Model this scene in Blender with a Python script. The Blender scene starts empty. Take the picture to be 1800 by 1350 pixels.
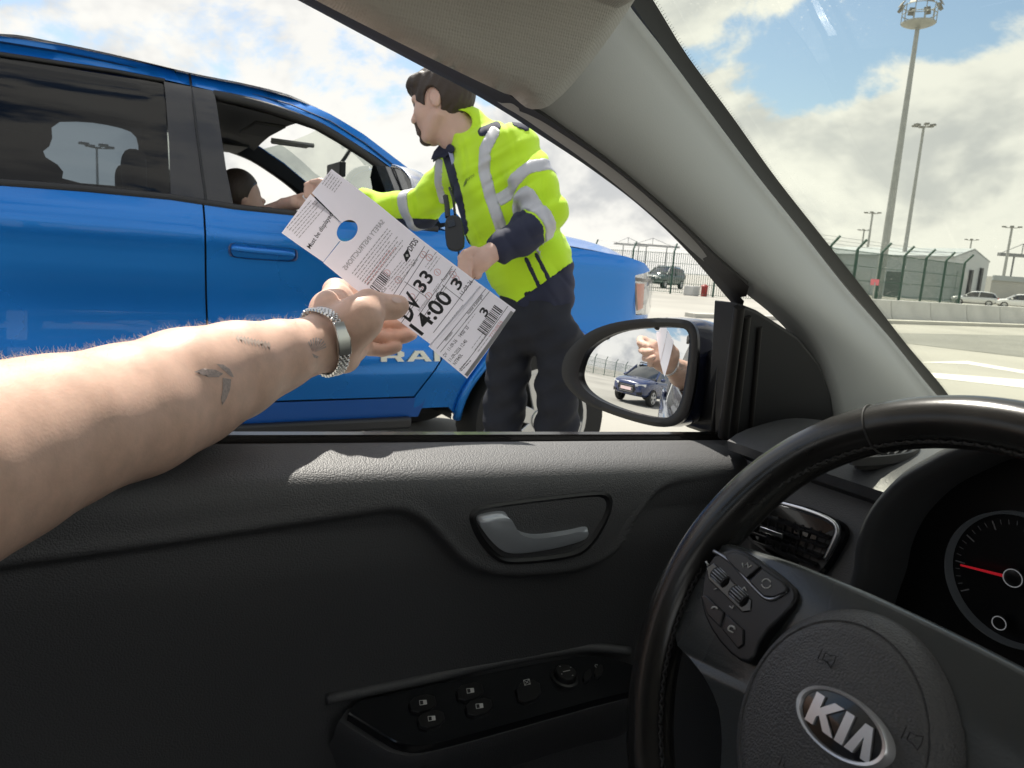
import bpy, bmesh, math, random
import numpy as np
from mathutils import Vector, Matrix, noise as mnoise
from mathutils.geometry import delaunay_2d_cdt
random.seed(4)
RNG = np.random.default_rng(4)
S = bpy.context.scene
COL = S.collection
R = math.radians

# ---------------------------------------------------------------- camera
CAM = np.array([0.0, 0.0, 1.245])          # eye inside the car; +Y car forward, +X car right
YAW, PITCH, ROLL, FPX = R(60), R(9.4), R(4.0), 1300.0
fw = np.array([-math.sin(YAW)*math.cos(PITCH), math.cos(YAW)*math.cos(PITCH), -math.sin(PITCH)])
r0 = np.array([math.cos(YAW), math.sin(YAW), 0.0]); u0 = np.cross(r0, fw)
rt = math.cos(ROLL)*r0 + math.sin(ROLL)*u0
up = math.cos(ROLL)*u0 - math.sin(ROLL)*r0
cd = bpy.data.cameras.new('camera'); cam = bpy.data.objects.new('camera', cd); COL.objects.link(cam)
cd.sensor_width = 36; cd.lens = 26.0; cd.clip_start = 0.02; cd.clip_end = 5000
M3 = Matrix(((rt[0], up[0], -fw[0]), (rt[1], up[1], -fw[1]), (rt[2], up[2], -fw[2])))
cam.matrix_world = Matrix.Translation(Vector(CAM)) @ M3.to_4x4()
cd.dof.use_dof = True; cd.dof.focus_distance = 0.8; cd.dof.aperture_fstop = 20
S.camera = cam

# ---------------------------------------------------------------- sun, sky, exposure
SUN_EL, SUN_AZ = R(58), R(82)              # azimuth measured to the left of car forward
sun_dir = Vector((-math.sin(SUN_AZ)*math.cos(SUN_EL), math.cos(SUN_AZ)*math.cos(SUN_EL), math.sin(SUN_EL)))
sl = bpy.data.lights.new('sun', 'SUN'); so = bpy.data.objects.new('sun', sl); COL.objects.link(so)
sl.energy = 4.2; sl.angle = R(0.55); sl.color = (1.0, 0.945, 0.84)
so.rotation_euler = sun_dir.to_track_quat('Z', 'Y').to_euler(); so.location = (-20, 2, 30)

W = bpy.data.worlds.new('World'); S.world = W; W.use_nodes = True
nt = W.node_tree; nt.nodes.clear()
def wn(t, **k):
    n = nt.nodes.new(t)
    for a, b in k.items(): setattr(n, a, b)
    return n
def wl(a, b): nt.links.new(a, b)
def wmath(op, a, b=None, c=None, clamp=False):
    n = wn('ShaderNodeMath', operation=op, use_clamp=clamp)
    for i, v in enumerate((a, b, c)):
        if v is None: continue
        if isinstance(v, (int, float)): n.inputs[i].default_value = v
        else: wl(v, n.inputs[i])
    return n.outputs[0]
def wmix(fac, a, b):
    n = wn('ShaderNodeMix', data_type='RGBA')
    for s, v in ((n.inputs[0], fac), (n.inputs[6], a), (n.inputs[7], b)):
        if isinstance(v, (int, float, tuple)): s.default_value = v
        else: wl(v, s)
    return n.outputs[2]
sky = wn('ShaderNodeTexSky', sky_type='NISHITA', sun_disc=False)
sky.sun_elevation = SUN_EL; sky.sun_rotation = -SUN_AZ; sky.air_density = 1.2; sky.dust_density = 0.8; sky.ozone_density = 1.5
tc = wn('ShaderNodeTexCoord'); sep = wn('ShaderNodeSeparateXYZ'); wl(tc.outputs['Generated'], sep.inputs[0])
zc = wmath('ADD', wmath('MULTIPLY', wmath('MAXIMUM', sep.outputs[2], 0.0), 0.55), 0.42)
comb = wn('ShaderNodeCombineXYZ')
wl(wmath('DIVIDE', sep.outputs[0], zc), comb.inputs[0]); wl(wmath('DIVIDE', sep.outputs[1], zc), comb.inputs[1])
wl(wmath('MULTIPLY', sep.outputs[2], 1.6), comb.inputs[2])
def wnoise(scale, detail, rough, off, dist=0.0):
    m = wn('ShaderNodeMapping'); m.inputs['Location'].default_value = off
    wl(comb.outputs[0], m.inputs['Vector'])
    n = wn('ShaderNodeTexNoise'); n.inputs['Scale'].default_value = scale; n.inputs['Detail'].default_value = detail
    n.inputs['Roughness'].default_value = rough; n.inputs['Distortion'].default_value = dist
    wl(m.outputs[0], n.inputs['Vector']); return n.outputs[0]
def wramp(v, a, b):
    n = wn('ShaderNodeMapRange', interpolation_type='SMOOTHSTEP'); wl(v, n.inputs[0])
    n.inputs[1].default_value = a; n.inputs[2].default_value = b; return n.outputs[0]
SK = (15.05, 56.81, 11.36)
base = wnoise(2.0, 9, 0.58, SK, 0.25)
offs = (SK[0]-0.10, SK[1]+0.015, SK[2]+0.03)
base2 = wnoise(2.0, 5, 0.58, offs, 0.25)
hzn = wramp(sep.outputs[2], 0.22, 0.02)
dens = wramp(wmath('ADD', base, wmath('MULTIPLY', hzn, 0.22)), 0.43, 0.505)
thick = wramp(wmath('ADD', base, wmath('MULTIPLY', wmath('SUBTRACT', base2, base), 1.8)), 0.43, 0.74)
big = wramp(wnoise(0.9, 3, 0.5, (9.2, 1.1, 4.0)), 0.35, 0.7)
shade = wmath('MULTIPLY', wmath('ADD', wmath('MULTIPLY', thick, 0.75), wmath('MULTIPLY', big, 0.25)), 1.0, clamp=True)
ccol = wmix(shade, (1.08, 1.055, 0.985, 1), (0.58, 0.59, 0.605, 1))
skyc = wn('ShaderNodeMix', data_type='RGBA', blend_type='MULTIPLY'); skyc.inputs[0].default_value = 1.0
wl(sky.outputs[0], skyc.inputs[6]); skyc.inputs[7].default_value = (0.135, 0.135, 0.135, 1)
mixc = wmix(wmath('MULTIPLY', dens, 0.97), skyc.outputs[2], ccol)
bg = wn('ShaderNodeBackground'); bg.inputs[1].default_value = 0.62
wo = wn('ShaderNodeOutputWorld'); wl(mixc, bg.inputs[0]); wl(bg.outputs[0], wo.inputs[0])
S.view_settings.view_transform = 'Standard'; S.view_settings.look = 'None'
S.view_settings.exposure = 0.68; S.view_settings.gamma = 1.0
S.view_settings.use_curve_mapping = False
S.render.engine = 'CYCLES'
S.cycles.use_denoising = True
S.cycles.use_adaptive_sampling = True; S.cycles.adaptive_threshold = 0.02
S.cycles.max_bounces = 7; S.cycles.transparent_max_bounces = 16; S.cycles.transmission_bounces = 5
S.cycles.diffuse_bounces = 3; S.cycles.glossy_bounces = 4
S.cycles.sample_clamp_indirect = 6.0; S.cycles.caustics_reflective = False; S.cycles.caustics_refractive = False
W.cycles.sampling_method = 'MANUAL'; W.cycles.sample_map_resolution = 512

# ---------------------------------------------------------------- measuring helpers (photo survey -> real points)
def ray(px, py): return fw + (px-900)/FPX*rt - (py-675)/FPX*up
def P(px, py, X=None, Y=None, Z=None, d=None):
    v = ray(px, py)
    if X is not None: t = (X-CAM[0])/v[0]
    elif Y is not None: t = (Y-CAM[1])/v[1]
    elif Z is not None: t = (Z-CAM[2])/v[2]
    else: t = d
    return CAM + t*v
def PS(px, py, xs):
    'meet the surface X = xs(z)'
    q = P(px, py, X=xs(1.2))
    for _ in range(25): q = P(px, py, X=xs(q[2]))
    return q
def Pplane(px, py, o, n):
    v = ray(px, py); return CAM + (np.dot(np.asarray(o)-CAM, n)/np.dot(v, n))*v
def unit(v): v = np.asarray(v, float); return v/np.linalg.norm(v)

# ---------------------------------------------------------------- materials
MATS = {}
def mat(name, col=(0.5, 0.5, 0.5), rough=0.5, metal=0.0, coat=0.0, bump=None, var=None, spec=0.5, sss=0.0, emit=None, trans=0.0, alpha=None, sheen=0.0, coat_rough=0.03):
    if name in MATS: return MATS[name]
    m = bpy.data.materials.new(name); m.use_nodes = True
    t = m.node_tree; b = t.nodes['Principled BSDF']
    b.inputs['Base Color'].default_value = (*col, 1); b.inputs['Roughness'].default_value = rough
    b.inputs['Metallic'].default_value = metal; b.inputs['Coat Weight'].default_value = coat
    b.inputs['Coat Roughness'].default_value = coat_rough
    b.inputs['Specular IOR Level'].default_value = spec
    if sheen: b.inputs['Sheen Weight'].default_value = sheen
    if trans: b.inputs['Transmission Weight'].default_value = trans
    if sss:
        b.inputs['Subsurface Weight'].default_value = sss; b.inputs['Subsurface Radius'].default_value = (1.0, 0.35, 0.2)
        b.inputs['Subsurface Scale'].default_value = 0.006
    if emit:
        b.inputs['Emission Color'].default_value = (*emit[:3], 1); b.inputs['Emission Strength'].default_value = emit[3]
    tcn = t.nodes.new('ShaderNodeTexCoord')
    if var:                                   # (scale, amount, detail): colour mottling
        n = t.nodes.new('ShaderNodeTexNoise'); n.inputs['Scale'].default_value = var[0]; n.inputs['Detail'].default_value = var[2]
        t.links.new(tcn.outputs['Object'], n.inputs['Vector'])
        mr = t.nodes.new('ShaderNodeMapRange'); t.links.new(n.outputs[0], mr.inputs[0])
        mr.inputs[1].default_value = 0.25; mr.inputs[2].default_value = 0.75
        mr.inputs[3].default_value = 1-var[1]; mr.inputs[4].default_value = 1+var[1]
        mx = t.nodes.new('ShaderNodeMix'); mx.data_type = 'RGBA'; mx.blend_type = 'MULTIPLY'; mx.inputs[0].default_value = 1
        mx.inputs[6].default_value = (*col, 1); t.links.new(mr.outputs[0], mx.inputs[7]); t.links.new(mx.outputs[2], b.inputs['Base Color'])
        mr2 = t.nodes.new('ShaderNodeMapRange'); t.links.new(n.outputs[0], mr2.inputs[0])
        mr2.inputs[3].default_value = max(0, rough-0.08); mr2.inputs[4].default_value = min(1, rough+0.08)
        t.links.new(mr2.outputs[0], b.inputs['Roughness'])
    if bump:                                  # (kind, scale, strength, distance)
        kind, sc, st, di = bump
        bn = t.nodes.new('ShaderNodeBump'); bn.inputs['Strength'].default_value = st; bn.inputs['Distance'].default_value = di
        if kind == 'leather':
            v = t.nodes.new('ShaderNodeTexVoronoi'); v.feature = 'SMOOTH_F1'; v.inputs['Scale'].default_value = sc
            v.inputs['Smoothness'].default_value = 0.4
            nd = t.nodes.new('ShaderNodeTexNoise'); nd.inputs['Scale'].default_value = sc*0.4
            t.links.new(tcn.outputs['Object'], nd.inputs['Vector'])
            va = t.nodes.new('ShaderNodeVectorMath'); va.operation = 'SCALE'; va.inputs['Scale'].default_value = 1.2/sc
            t.links.new(nd.outputs['Color'], va.inputs[0])
            vb = t.nodes.new('ShaderNodeVectorMath'); vb.operation = 'ADD'
            t.links.new(va.outputs[0], vb.inputs[0]); t.links.new(tcn.outputs['Object'], vb.inputs[1])
            t.links.new(vb.outputs[0], v.inputs['Vector'])
            inv = t.nodes.new('ShaderNodeMath'); inv.operation = 'SUBTRACT'; inv.inputs[0].default_value = 1
            t.links.new(v.outputs['Distance'], inv.inputs[1]); t.links.new(inv.outputs[0], bn.inputs['Height'])
        elif kind == 'weave':
            wv = t.nodes.new('ShaderNodeTexVoronoi'); wv.inputs['Scale'].default_value = sc; wv.inputs['Randomness'].default_value = 0.25
            t.links.new(tcn.outputs['Object'], wv.inputs['Vector']); t.links.new(wv.outputs['Distance'], bn.inputs['Height'])
        else:
            n = t.nodes.new('ShaderNodeTexNoise'); n.inputs['Scale'].default_value = sc; n.inputs['Detail'].default_value = 5
            t.links.new(tcn.outputs['Object'], n.inputs['Vector']); t.links.new(n.outputs[0], bn.inputs['Height'])
        t.links.new(bn.outputs[0], b.inputs['Normal'])
    MATS[name] = m; return m
def glass(name, tint, refl=0.06, rough=0.0, dirt=0.0, cap=0.6, dscale=60, dcol=(0.75, 0.74, 0.65)):
    if name in MATS: return MATS[name]
    m = bpy.data.materials.new(name); m.use_nodes = True; t = m.node_tree; t.nodes.clear()
    tr = t.nodes.new('ShaderNodeBsdfTransparent'); tr.inputs[0].default_value = (*tint, 1)
    gl = t.nodes.new('ShaderNodeBsdfGlossy'); gl.inputs['Roughness'].default_value = rough
    fr = t.nodes.new('ShaderNodeFresnel'); fr.inputs[0].default_value = 1.5
    mu = t.nodes.new('ShaderNodeMath'); mu.operation = 'MULTIPLY'; mu.inputs[1].default_value = refl/0.04
    cl = t.nodes.new('ShaderNodeMath'); cl.operation = 'MINIMUM'; cl.inputs[1].default_value = cap
    t.links.new(fr.outputs[0], mu.inputs[0]); t.links.new(mu.outputs[0], cl.inputs[0])
    ms = t.nodes.new('ShaderNodeMixShader'); t.links.new(cl.outputs[0], ms.inputs[0]); t.links.new(tr.outputs[0], ms.inputs[1]); t.links.new(gl.outputs[0], ms.inputs[2])
    out = t.nodes.new('ShaderNodeOutputMaterial'); last = ms.outputs[0]
    if dirt:
        tcn = t.nodes.new('ShaderNodeTexCoord')
        def spots(sc, lo, hi, amt):
            v = t.nodes.new('ShaderNodeTexVoronoi'); v.inputs['Scale'].default_value = sc; t.links.new(tcn.outputs['Object'], v.inputs['Vector'])
            mr = t.nodes.new('ShaderNodeMapRange'); mr.inputs[1].default_value = lo; mr.inputs[2].default_value = hi; mr.inputs[3].default_value = amt; mr.inputs[4].default_value = 0
            t.links.new(v.outputs['Distance'], mr.inputs[0])
            n = t.nodes.new('ShaderNodeTexNoise'); n.inputs['Scale'].default_value = 5; t.links.new(tcn.outputs['Object'], n.inputs['Vector'])
            m2 = t.nodes.new('ShaderNodeMapRange'); m2.inputs[1].default_value = 0.45; m2.inputs[2].default_value = 0.65; t.links.new(n.outputs[0], m2.inputs[0])
            k = t.nodes.new('ShaderNodeMath'); k.operation = 'MULTIPLY'; t.links.new(mr.outputs[0], k.inputs[0]); t.links.new(m2.outputs[0], k.inputs[1]); return k.outputs[0]
        a = spots(dscale, 0.10, 0.22, dirt); b2 = spots(dscale*2.7, 0.08, 0.25, dirt*0.7)
        ad = t.nodes.new('ShaderNodeMath'); ad.operation = 'ADD'; t.links.new(a, ad.inputs[0]); t.links.new(b2, ad.inputs[1])
        a2 = t.nodes.new('ShaderNodeMath'); a2.operation = 'ADD'; a2.use_clamp = True; t.links.new(ad.outputs[0], a2.inputs[0]); a2.inputs[1].default_value = 0.004
        df = t.nodes.new('ShaderNodeBsdfTranslucent'); df.inputs[0].default_value = (*dcol, 1)
        m3 = t.nodes.new('ShaderNodeMixShader'); t.links.new(a2.outputs[0], m3.inputs[0]); t.links.new(last, m3.inputs[1]); t.links.new(df.outputs[0], m3.inputs[2]); last = m3.outputs[0]
    t.links.new(last, out.inputs[0]); MATS[name] = m; return m

# ---------------------------------------------------------------- object helpers
WLOC = {}
def tag(o, label=None, cat=None, group=None, kind=None):
    if label: o['label'] = label
    if cat: o['category'] = cat
    if group: o['group'] = group
    if kind: o['kind'] = kind
    return o
def thing(name, loc, label=None, cat=None, group=None, parent=None):
    o = bpy.data.objects.new(name, None); COL.objects.link(o); o.empty_display_size = 0.1
    WLOC[o.name] = np.asarray(loc, float)
    if parent is not None:
        o.parent = parent; o.location = WLOC[o.name]-WLOC[parent.name]
    else: o.location = loc
    return tag(o, label, cat, group)
def obj(name, verts, faces, m, parent=None, smooth=True, ang=40, centre=None):
    V = np.asarray(verts, float).reshape(-1, 3)
    c = (V.min(0)+V.max(0))/2 if centre is None else np.asarray(centre, float)
    me = bpy.data.meshes.new(name); me.from_pydata((V-c).tolist(), [], faces if isinstance(faces, list) else faces.tolist())
    me.materials.append(m); me.update()
    if smooth:
        me.shade_smooth()
        if ang < 180: me.set_sharp_from_angle(angle=R(ang))
    o = bpy.data.objects.new(name, me); COL.objects.link(o); WLOC[o.name] = c
    if parent is not None:
        o.parent = parent; o.location = c-WLOC[parent.name]
    else: o.location = c
    return o
def dup(o, loc, parent=None, rotz=0.0, name=None):
    'copy of one mesh object (shares data) at world loc'
    c = o.copy(); COL.objects.link(c); WLOC[c.name] = np.asarray(loc, float); c.parent = parent
    c.location = WLOC[c.name]-(WLOC[parent.name] if parent is not None else 0)
    c.rotation_euler = (0, 0, rotz)
    return c
class MB:
    'collects shapes into one mesh'
    def __init__(s): s.v = []; s.f = []
    def add(s, v, f):
        k = len(s.v); s.v += [tuple(q) for q in v]; s.f += [tuple(i+k for i in q) for q in f]; return s
    def box(s, lo, hi):
        x0, y0, z0 = lo; x1, y1, z1 = hi
        return s.add([(x0,y0,z0),(x1,y0,z0),(x1,y1,z0),(x0,y1,z0),(x0,y0,z1),(x1,y0,z1),(x1,y1,z1),(x0,y1,z1)],
                     [(0,3,2,1),(4,5,6,7),(0,1,5,4),(1,2,6,5),(2,3,7,6),(3,0,4,7)])
    def tube(s, pts, rad, n=10, caps=True):
        pts = [np.asarray(p, float) for p in pts]; m = len(pts)
        rad = [rad]*m if np.isscalar(rad) else rad
        T = [unit(pts[min(i+1, m-1)]-pts[max(i-1, 0)]) for i in range(m)]
        a = np.cross(T[0], [0, 0, 1]);
        if np.linalg.norm(a) < 1e-3: a = np.cross(T[0], [1, 0, 0])
        a = unit(a); vs = []
        for i in range(m):
            a = unit(a-np.dot(a, T[i])*T[i]); b = np.cross(T[i], a)
            for j in range(n):
                th = 2*math.pi*j/n; vs.append(pts[i]+rad[i]*(math.cos(th)*a+math.sin(th)*b))
        fs = [(i*n+j, i*n+(j+1) % n, (i+1)*n+(j+1) % n, (i+1)*n+j) for i in range(m-1) for j in range(n)]
        if caps: fs += [tuple(range(n-1, -1, -1)), tuple((m-1)*n+j for j in range(n))]
        return s.add(vs, fs)
    def prism(s, poly, dirv):
        'closed polygon (3D points) extruded by dirv'
        n = len(poly); d = np.asarray(dirv, float); pv = [np.asarray(p, float) for p in poly]
        return s.add(pv+[p+d for p in pv], [tuple(range(n-1, -1, -1)), tuple(range(n, 2*n))]+[(i, (i+1) % n, n+(i+1) % n, n+i) for i in range(n)])
    def rings(s, rings, close=True, caps=True):
        n = len(rings[0]); vs = [p for r_ in rings for p in r_]; m = len(rings)
        jn = n if close else n-1
        fs = [(i*n+j, i*n+(j+1) % n, (i+1)*n+(j+1) % n, (i+1)*n+j) for i in range(m-1) for j in range(jn)]
        if caps and close: fs += [tuple(range(n-1, -1, -1)), tuple((m-1)*n+j for j in range(n))]
        return s.add(vs, fs)
    def build(s, name, m, parent=None, smooth=True, ang=40, bevel=0, seg=2):
        o = obj(name, s.v, [tuple(f) for f in s.f], m, parent, smooth, ang)
        bm = bmesh.new(); bm.from_mesh(o.data); bmesh.ops.recalc_face_normals(bm, faces=bm.faces); bm.to_mesh(o.data); bm.free()
        if smooth:
            o.data.shade_smooth()
            if ang < 180: o.data.set_sharp_from_angle(angle=R(ang))
        if bevel:
            b = o.modifiers.new('bevel', 'BEVEL'); b.width = bevel; b.segments = seg; b.limit_method = 'ANGLE'; b.angle_limit = R(35); b.harden_normals = False
        return o
def chaikin(pts, it=2, closed=True):
    p = [np.asarray(q, float) for q in pts]
    for _ in range(it):
        q = []
        n = len(p)
        rng = range(n) if closed else range(n-1)
        if not closed: q.append(p[0])
        for i in rng:
            a, b = p[i], p[(i+1) % n]; q += [0.75*a+0.25*b, 0.25*a+0.75*b]
        if not closed: q.append(p[-1])
        p = q
    return p
def spline(pts, n):
    'Catmull-Rom through the points, n samples'
    p = np.asarray(pts, float); m = len(p); seg = np.linalg.norm(np.diff(p, axis=0), axis=1); t = np.concatenate([[0], np.cumsum(seg)])
    out = []
    for s in np.linspace(0, t[-1], n):
        i = min(max(np.searchsorted(t, s)-1, 0), m-2); u = (s-t[i])/max(seg[i], 1e-9)
        a, b, c, d = p[max(i-1, 0)], p[i], p[i+1], p[min(i+2, m-1)]
        out.append(0.5*(2*b+(c-a)*u+(2*a-5*b+4*c-d)*u*u+(3*b-a-3*c+d)*u**3))
    return np.array(out)
def poly_in(pts, poly):
    x, y = pts[:, 0], pts[:, 1]; ins = np.zeros(len(pts), bool); n = len(poly)
    for i in range(n):
        (x1, y1), (x2, y2) = poly[i][:2], poly[(i+1) % n][:2]
        if y1 == y2: continue
        c = ((y1 > y) != (y2 > y)) & (x < (x2-x1)*(y-y1)/(y2-y1)+x1); ins ^= c
    return ins
def tri2d(outline, holes=(), step=0.05):
    'constrained triangulation of an outline with interior points; returns 2D verts, faces'
    def dens(poly):
        q = []
        for i in range(len(poly)):
            a = np.asarray(poly[i][:2], float); b = np.asarray(poly[(i+1) % len(poly)][:2], float)
            k = max(1, int(np.linalg.norm(b-a)/step))
            q += [a+(b-a)*j/k for j in range(k)]
        return q
    loops = [dens(outline)]+[dens(h) for h in holes]
    pts = []; edges = []
    for l in loops:
        k = len(pts); n = len(l); pts += l; edges += [(k+i, k+(i+1) % n) for i in range(n)]
    A = np.array(loops[0]); lo, hi = A.min(0), A.max(0)
    gx, gy = np.meshgrid(np.arange(lo[0]+step/2, hi[0], step), np.arange(lo[1]+step/2, hi[1], step)); g = np.stack([gx.ravel(), gy.ravel()], 1)
    ok = poly_in(g, loops[0])
    for h in loops[1:]: ok &= ~poly_in(g, h)
    allb = np.array(pts)
    g = g[ok]
    if len(g):
        dmin = np.full(len(g), 9.0)
        for i in range(0, len(allb), 200): dmin = np.minimum(dmin, np.sqrt(((g[:, None]-allb[None, i:i+200])**2).sum(2)).min(1))
        g = g[dmin > step*0.35]
    P2 = [Vector(p) for p in allb]+[Vector(p) for p in g]
    v, e, f, *_ = delaunay_2d_cdt(P2, edges, [], 0, 1e-7)
    v = np.array([(q.x, q.y) for q in v]); f = [tuple(t) for t in f]
    cen = np.array([v[list(t)].mean(0) for t in f]); ok = poly_in(cen, loops[0])
    for h in loops[1:]: ok &= ~poly_in(cen, h)
    return v, [t for t, o in zip(f, ok) if o]
def panel(name, outline, fn, m, parent=None, holes=(), step=0.05, thick=0.0, nrm=None, ang=40, edge=0.0):
    'sheet over a 2D outline mapped by fn(u,v)->xyz; thick extrudes along nrm (away from viewer)'
    v, f = tri2d(outline, holes, step)
    V = [np.asarray(fn(a, b), float) for a, b in v]
    if thick:
        n = len(V); d = np.asarray(nrm, float)*thick
        cnt = {}
        for t in f:
            for i in range(3):
                a, b = t[i], t[(i+1) % 3]; cnt[(a, b)] = 1
        F2 = list(f)+[tuple(i+n for i in reversed(t)) for t in f]
        for (a, b) in cnt:
            if (b, a) not in cnt: F2.append((b, a, a+n, b+n))
        mb = MB(); mb.add(V+[p+d for p in V], F2); o = mb.build(name, m, parent, True, ang)
        if edge:
            bv = o.modifiers.new('bevel', 'BEVEL'); bv.width = edge; bv.segments = 3; bv.limit_method = 'ANGLE'; bv.angle_limit = R(50)
        return o
    return obj(name, V, f, m, parent, True, ang)
_TX = {}
def text2d(s, size=1.0, bold=0.0, sx=1.0, align='LEFT', res=3):
    cu = bpy.data.curves.new('txt', 'FONT'); cu.body = s; cu.size = size; cu.offset = bold*size; cu.align_x = align; cu.resolution_u = res
    o = bpy.data.objects.new('txt', cu); COL.objects.link(o)
    bpy.context.view_layer.update()
    dg = bpy.context.evaluated_depsgraph_get(); me = bpy.data.meshes.new_from_object(o.evaluated_get(dg))
    v = np.array([(q.co.x*sx, q.co.y) for q in me.vertices]).reshape(-1, 2); f = [tuple(p.vertices) for p in me.polygons]
    bpy.data.objects.remove(o); bpy.data.curves.remove(cu); bpy.data.meshes.remove(me)
    return v, f

# ---------------------------------------------------------------- organic solids: smooth-blended distance field -> mesh
class SDF:
    def __init__(s): s.p = []
    def cone(s, a, b, ra, rb, k=0.01, op='add'): s.p.append(('c', np.asarray(a, float), np.asarray(b, float), ra, rb, k, op)); return s
    def ell(s, c, rad, rot=None, k=0.01, op='add'):
        s.p.append(('e', np.asarray(c, float), np.asarray(rad, float), np.eye(3) if rot is None else np.asarray(rot, float), 0, k, op)); return s
    def box(s, c, half, rot=None, k=0.01, op='add', rd=0.005):
        s.p.append(('b', np.asarray(c, float), np.asarray(half, float), np.eye(3) if rot is None else np.asarray(rot, float), rd, k, op)); return s
    def chain(s, pts, rads, k=0.01):
        for i in range(len(pts)-1): s.cone(pts[i], pts[i+1], rads[i], rads[i+1], k)
        return s
    def bounds(s):
        lo, hi = [], []
        for q in s.p:
            if q[6] != 'add': continue
            if q[0] == 'c': r_ = max(q[3], q[4]); lo.append(np.minimum(q[1], q[2])-r_); hi.append(np.maximum(q[1], q[2])+r_)
            else: r_ = np.abs(q[3].T @ np.diag(q[2])).sum(1)*1.0; lo.append(q[1]-r_-q[5]*0.2); hi.append(q[1]+r_+q[5]*0.2)
        return np.min(lo, 0), np.max(hi, 0)
    def grid(s, res, lo=None, hi=None, pad=3):
        a, b = s.bounds(); lo = a if lo is None else lo; hi = b if hi is None else hi
        lo = np.asarray(lo)-pad*res; hi = np.asarray(hi)+pad*res
        ax = [np.arange(lo[i], hi[i]+res, res) for i in range(3)]
        V = np.full([len(q) for q in ax], 1.0, np.float32)
        for q in s.p:
            k = q[5]; mg = k+4*res
            if q[0] == 'c': r_ = max(q[3], q[4]); l, h = np.minimum(q[1], q[2])-r_-mg, np.maximum(q[1], q[2])+r_+mg
            else: r_ = np.abs(q[3].T @ np.diag(q[2])).sum(1); l, h = q[1]-r_-mg, q[1]+r_+mg
            sl_ = []
            for i in range(3):
                i0 = max(0, int((l[i]-lo[i])/res)); i1 = min(len(ax[i]), int((h[i]-lo[i])/res)+2); sl_.append(slice(i0, max(i0, i1)))
            x = ax[0][sl_[0]][:, None, None]; y = ax[1][sl_[1]][None, :, None]; z = ax[2][sl_[2]][None, None, :]
            if x.size == 0 or y.size == 0 or z.size == 0: continue
            if q[0] == 'c':
                a, b, ra, rb = q[1:5]; ba = b-a; L = ba@ba+1e-12
                t = np.clip(((x-a[0])*ba[0]+(y-a[1])*ba[1]+(z-a[2])*ba[2])/L, 0, 1)
                D = np.sqrt((x-a[0]-t*ba[0])**2+(y-a[1]-t*ba[1])**2+(z-a[2]-t*ba[2])**2)-(ra+(rb-ra)*t)
            else:
                c, rd, Rm = q[1:4]; X, Y, Z = x-c[0], y-c[1], z-c[2]
                lx = [Rm[i][0]*X+Rm[i][1]*Y+Rm[i][2]*Z for i in range(3)]
                if q[0] == 'e':
                    k0 = np.sqrt(sum((lx[i]/rd[i])**2 for i in range(3))); k1 = np.sqrt(sum((lx[i]/rd[i]**2)**2 for i in range(3)))+1e-9
                    D = k0*(k0-1)/k1
                else:
                    qq = [np.abs(lx[i])-rd[i]+q[4] for i in range(3)]
                    D = np.sqrt(sum(np.maximum(v, 0)**2 for v in qq))+np.minimum(np.maximum(np.maximum(qq[0], qq[1]), qq[2]), 0)-q[4]
            D = D.astype(np.float32); sub = tuple(sl_); A = V[sub]
            if q[6] == 'add':
                h_ = np.maximum(k-np.abs(A-D), 0)/max(k, 1e-6); V[sub] = np.minimum(A, D)-h_*h_*k*0.25
            elif q[6] == 'sub':
                D = -D; h_ = np.maximum(k-np.abs(A-D), 0)/max(k, 1e-6); V[sub] = np.maximum(A, D)+h_*h_*k*0.25
        return V, ax
def nets(V, ax, res):
    ins = V < 0; nx, ny, nz = V.shape
    c = np.zeros((nx-1, ny-1, nz-1), np.uint8)
    for dx in (0, 1):
        for dy in (0, 1):
            for dz in (0, 1): c += ins[dx:nx-1+dx, dy:ny-1+dy, dz:nz-1+dz]
    act = (c > 0) & (c < 8); I = np.argwhere(act); idx = -np.ones(act.shape, np.int64); idx[act] = np.arange(len(I))
    pos = np.zeros((len(I), 3)); cnt = np.zeros(len(I))
    cor = [(0,0,0),(1,0,0),(0,1,0),(1,1,0),(0,0,1),(1,0,1),(0,1,1),(1,1,1)]
    ed = [(0,1),(2,3),(4,5),(6,7),(0,2),(1,3),(4,6),(5,7),(0,4),(1,5),(2,6),(3,7)]
    val = [V[I[:,0]+q[0], I[:,1]+q[1], I[:,2]+q[2]] for q in cor]
    for a, b in ed:
        va, vb = val[a], val[b]; s = (va < 0) != (vb < 0); t = np.where(s, va/np.where(va == vb, 1, va-vb), 0)
        pa, pb = np.array(cor[a]), np.array(cor[b]); pos += np.where(s[:, None], pa+t[:, None]*(pb-pa), 0); cnt += s
    pos = (pos/cnt[:, None]+I)*res+np.array([q[0] for q in ax])
    faces = []
    for d in range(3):
        sl_a = [slice(None)]*3; sl_b = [slice(None)]*3; sl_a[d] = slice(0, -1); sl_b[d] = slice(1, None)
        e = ins[tuple(sl_a)] != ins[tuple(sl_b)]; E_ = np.argwhere(e)
        o1, o2 = [(1, 2), (2, 0), (0, 1)][d]
        ok = (E_[:, o1] > 0) & (E_[:, o2] > 0) & (E_[:, o1] < V.shape[o1]-1) & (E_[:, o2] < V.shape[o2]-1); E_ = E_[ok]
        def cell(a, b):
            q = E_.copy(); q[:, o1] -= a; q[:, o2] -= b; return idx[q[:,0], q[:,1], q[:,2]]
        f = np.stack([cell(1, 1), cell(0, 1), cell(0, 0), cell(1, 0)], 1)
        flip = ~ins[E_[:,0], E_[:,1], E_[:,2]]; f[flip] = f[flip][:, ::-1]; faces.append(f)
    F = np.concatenate(faces); return pos, F[(F >= 0).all(1)]
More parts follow.
